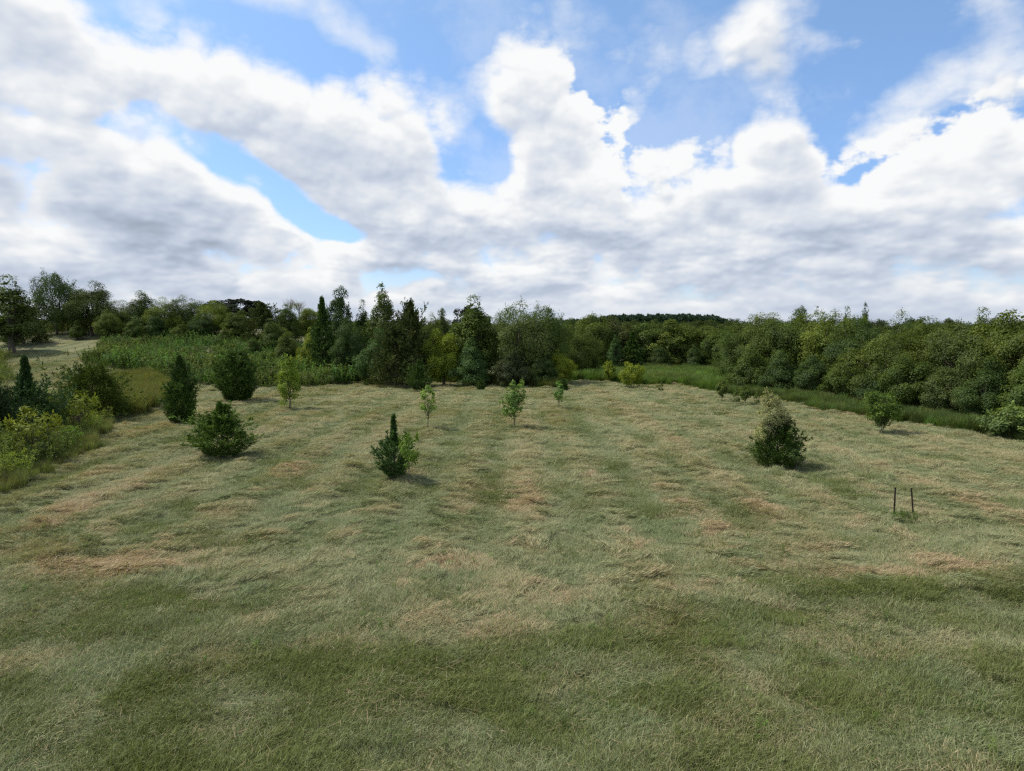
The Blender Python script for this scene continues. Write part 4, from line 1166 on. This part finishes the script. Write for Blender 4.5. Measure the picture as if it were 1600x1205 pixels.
plant('sapling', 'sap_vase', 1376, 0, 612, 58, (0.085, 0.14, 0.024), 'lone vase-shaped green sapling in front of the hedge', 'sapling', G_S, 221, base=677)
plant('sapling', 'sap_tiny', 924, 0, 580, 12, (0.09, 0.13, 0.03), 'tiny sapling at the dark edge left of the narrow yellow one', 'sapling', G_S, 224, base=594)
plant('small_shrub', 'cedar_far', 752, 0, 594, 14, CE, 'tiny dark shrub at the fringe left of the centre sapling', 'shrub', None, 222, base=610)
plant('small_shrub', 'cedar_far', 881, 0, 592, 14, CE, 'tiny dark shrub behind the slim sapling', 'shrub', None, 223, base=611)

# ---- left brush
plant('spired_juniper', 'cedar_left', 38, 24.5, 560, 124, (0.040, 0.082, 0.036), 'blue-green juniper with a spire at the left edge', 'juniper', None, 230)
plant('dark_bush', 'cedar_bush', 142, 31, 560, 110, (0.070, 0.105, 0.022), 'wide dark bush with yellowish top beside the tall grass', 'bush', None, 231)
plant('sumac_plant', 'sumac', 50, 20.5, 640, 64, (0.17, 0.20, 0.028), 'yellow-leaved sumac in front of the spired juniper', 'sumac', None, 232)
plant('sumac_plant', 'sumac', 118, 25.5, 612, 60, (0.15, 0.19, 0.028), 'yellow-leaved sumac before the wide dark bush', 'sumac', None, 233)
plant('dark_bush', 'cedar_bush', -18, 22.5, 600, 90, (0.026, 0.048, 0.024), 'dark bush cut by the left edge of the photo', 'bush', None, 234)


# ---- the bare twigs over the ridge
def bare_tree(px, depth, top, label, seed):
    r_ = np.random.default_rng(seed); X = col_at(px, depth); z0 = float(terrain(X, depth)); H = z_at(top, depth, px) - z0
    e_ = bpy.data.objects.new('bare_tree', None); COL.objects.link(e_); e_.location = (X, depth, z0)
    tag(e_, label, 'dead tree', 'bare dead tops over the ridge')
    o = link('trunk', tubes('bare_trunk', [(np.array([[0, 0, -0.1], [0.05, 0, H * 0.4], [0, 0.05, H * 0.75]]), [0.06, 0.04, 0.025])], M_TWIG, 6), None, e_)
    L = []
    for k in range(26):
        s = np.array([0, 0.0, H * r_.uniform(0.5, 0.74)]); a = r_.uniform(0, 6.28)
        t = np.array([math.cos(a) * r_.uniform(0.2, 1.1), math.sin(a) * 0.8, H * r_.uniform(0.86, 1.0)])
        m_ = (s + t) / 2 + r_.normal(0, 0.08, 3); L.append((np.array([s, m_, t]), [0.022, 0.014, 0.006]))
        for q in range(3):
            L.append((np.array([m_, m_ + (t - m_) * 0.7 + r_.normal(0, 0.22, 3)]), [0.010, 0.005]))
    link('twigs', tubes('bare_twigs', L, M_TWIG, 3), None, e_)


bare_tree(455, 80, 466, 'left one of two bare dead tops over the ridge row', 5)
bare_tree(469, 81, 468, 'right one of two bare dead tops over the ridge row', 6)


# ------------------------------------------------------------------ stakes with the green tuft between them
def metal_mat():
    m, N = new_mat('weathered_stake_steel')
    pos = N.n.new('ShaderNodeTexCoord').outputs['Object']
    p = N.n.new('ShaderNodeBsdfPrincipled'); N.put(p.inputs['Base Color'], N.mix(N.ss(N.noise(pos, 30, 4), 0.4, 0.6), (0.018, 0.022, 0.018), (0.07, 0.04, 0.025)))
    p.inputs['Roughness'].default_value = 0.7; p.inputs['Metallic'].default_value = 0.3
    o = N.n.new('ShaderNodeOutputMaterial'); N.l.new(p.outputs[0], o.inputs[0]); return m


M_STEEL = metal_mat()


def stake(px, base, px_top, top, label):
    """T-section post: flange, web and driven lugs"""
    X, Yd, z0 = ground_pt(px, base)
    H = z_at(top, Yd, px) - z0; dt = pix_dir(px_top, top); dx = dt[0] / dt[1] * Yd - X
    e_ = bpy.data.objects.new('metal_stake', None); COL.objects.link(e_); e_.location = (X, Yd, z0)
    e_.rotation_euler = (0, math.atan2(dx, H), 0.0)
    tag(e_, label, 'stake', 'pair of metal stakes on the field')
    def box(bx, by, x0, y0, za, zb):
        v = [(x0 + sx * bx / 2, y0 + sy * by / 2, z) for z in (za, zb) for sx, sy in ((-1, -1), (1, -1), (1, 1), (-1, 1))]
        return v, [(3, 2, 1, 0), (4, 5, 6, 7), (0, 1, 5, 4), (1, 2, 6, 5), (2, 3, 7, 6), (3, 0, 4, 7)]
    def mk(nm, bs):
        V, F = [], []
        for v, f in bs:
            F += [tuple(i + len(V) for i in q) for q in f]; V += v
        m = bpy.data.meshes.new(nm); m.from_pydata(V, [], F); m.update(); o = link(nm, m, M_STEEL, e_)
        if nm == 'studs': o['kind'] = 'stuff'
    mk('flange', [box(0.034, 0.005, 0, 0, -0.25, H)])
    mk('web', [box(0.005, 0.026, 0, 0.0155, -0.25, H - 0.004)])
    mk('studs', [box(0.010, 0.008, 0, -0.0065, z, z + 0.012) for z in np.arange(0.06, H - 0.02, 0.055)])


stake(1397, 805, 1399, 762, 'left one of two thin dark metal stakes on the right field')
stake(1427, 806, 1424, 762, 'right one of two thin dark metal stakes on the right field')
sx0, sy0, _ = ground_pt(1412, 808)
patch('stake_tuft', [(sx0 - 0.30, sy0 - 0.32), (sx0 + 0.30, sy0 - 0.38), (sx0 + 0.34, sy0 + 0.18), (sx0 - 0.34, sy0 + 0.22)], 0.09, C_GOLD, 4, (0.07, 0.13, 0.03), 0.2, 0.10, 0.17,
      'small green tuft between the two metal stakes', 'weeds', 21, 0.2)
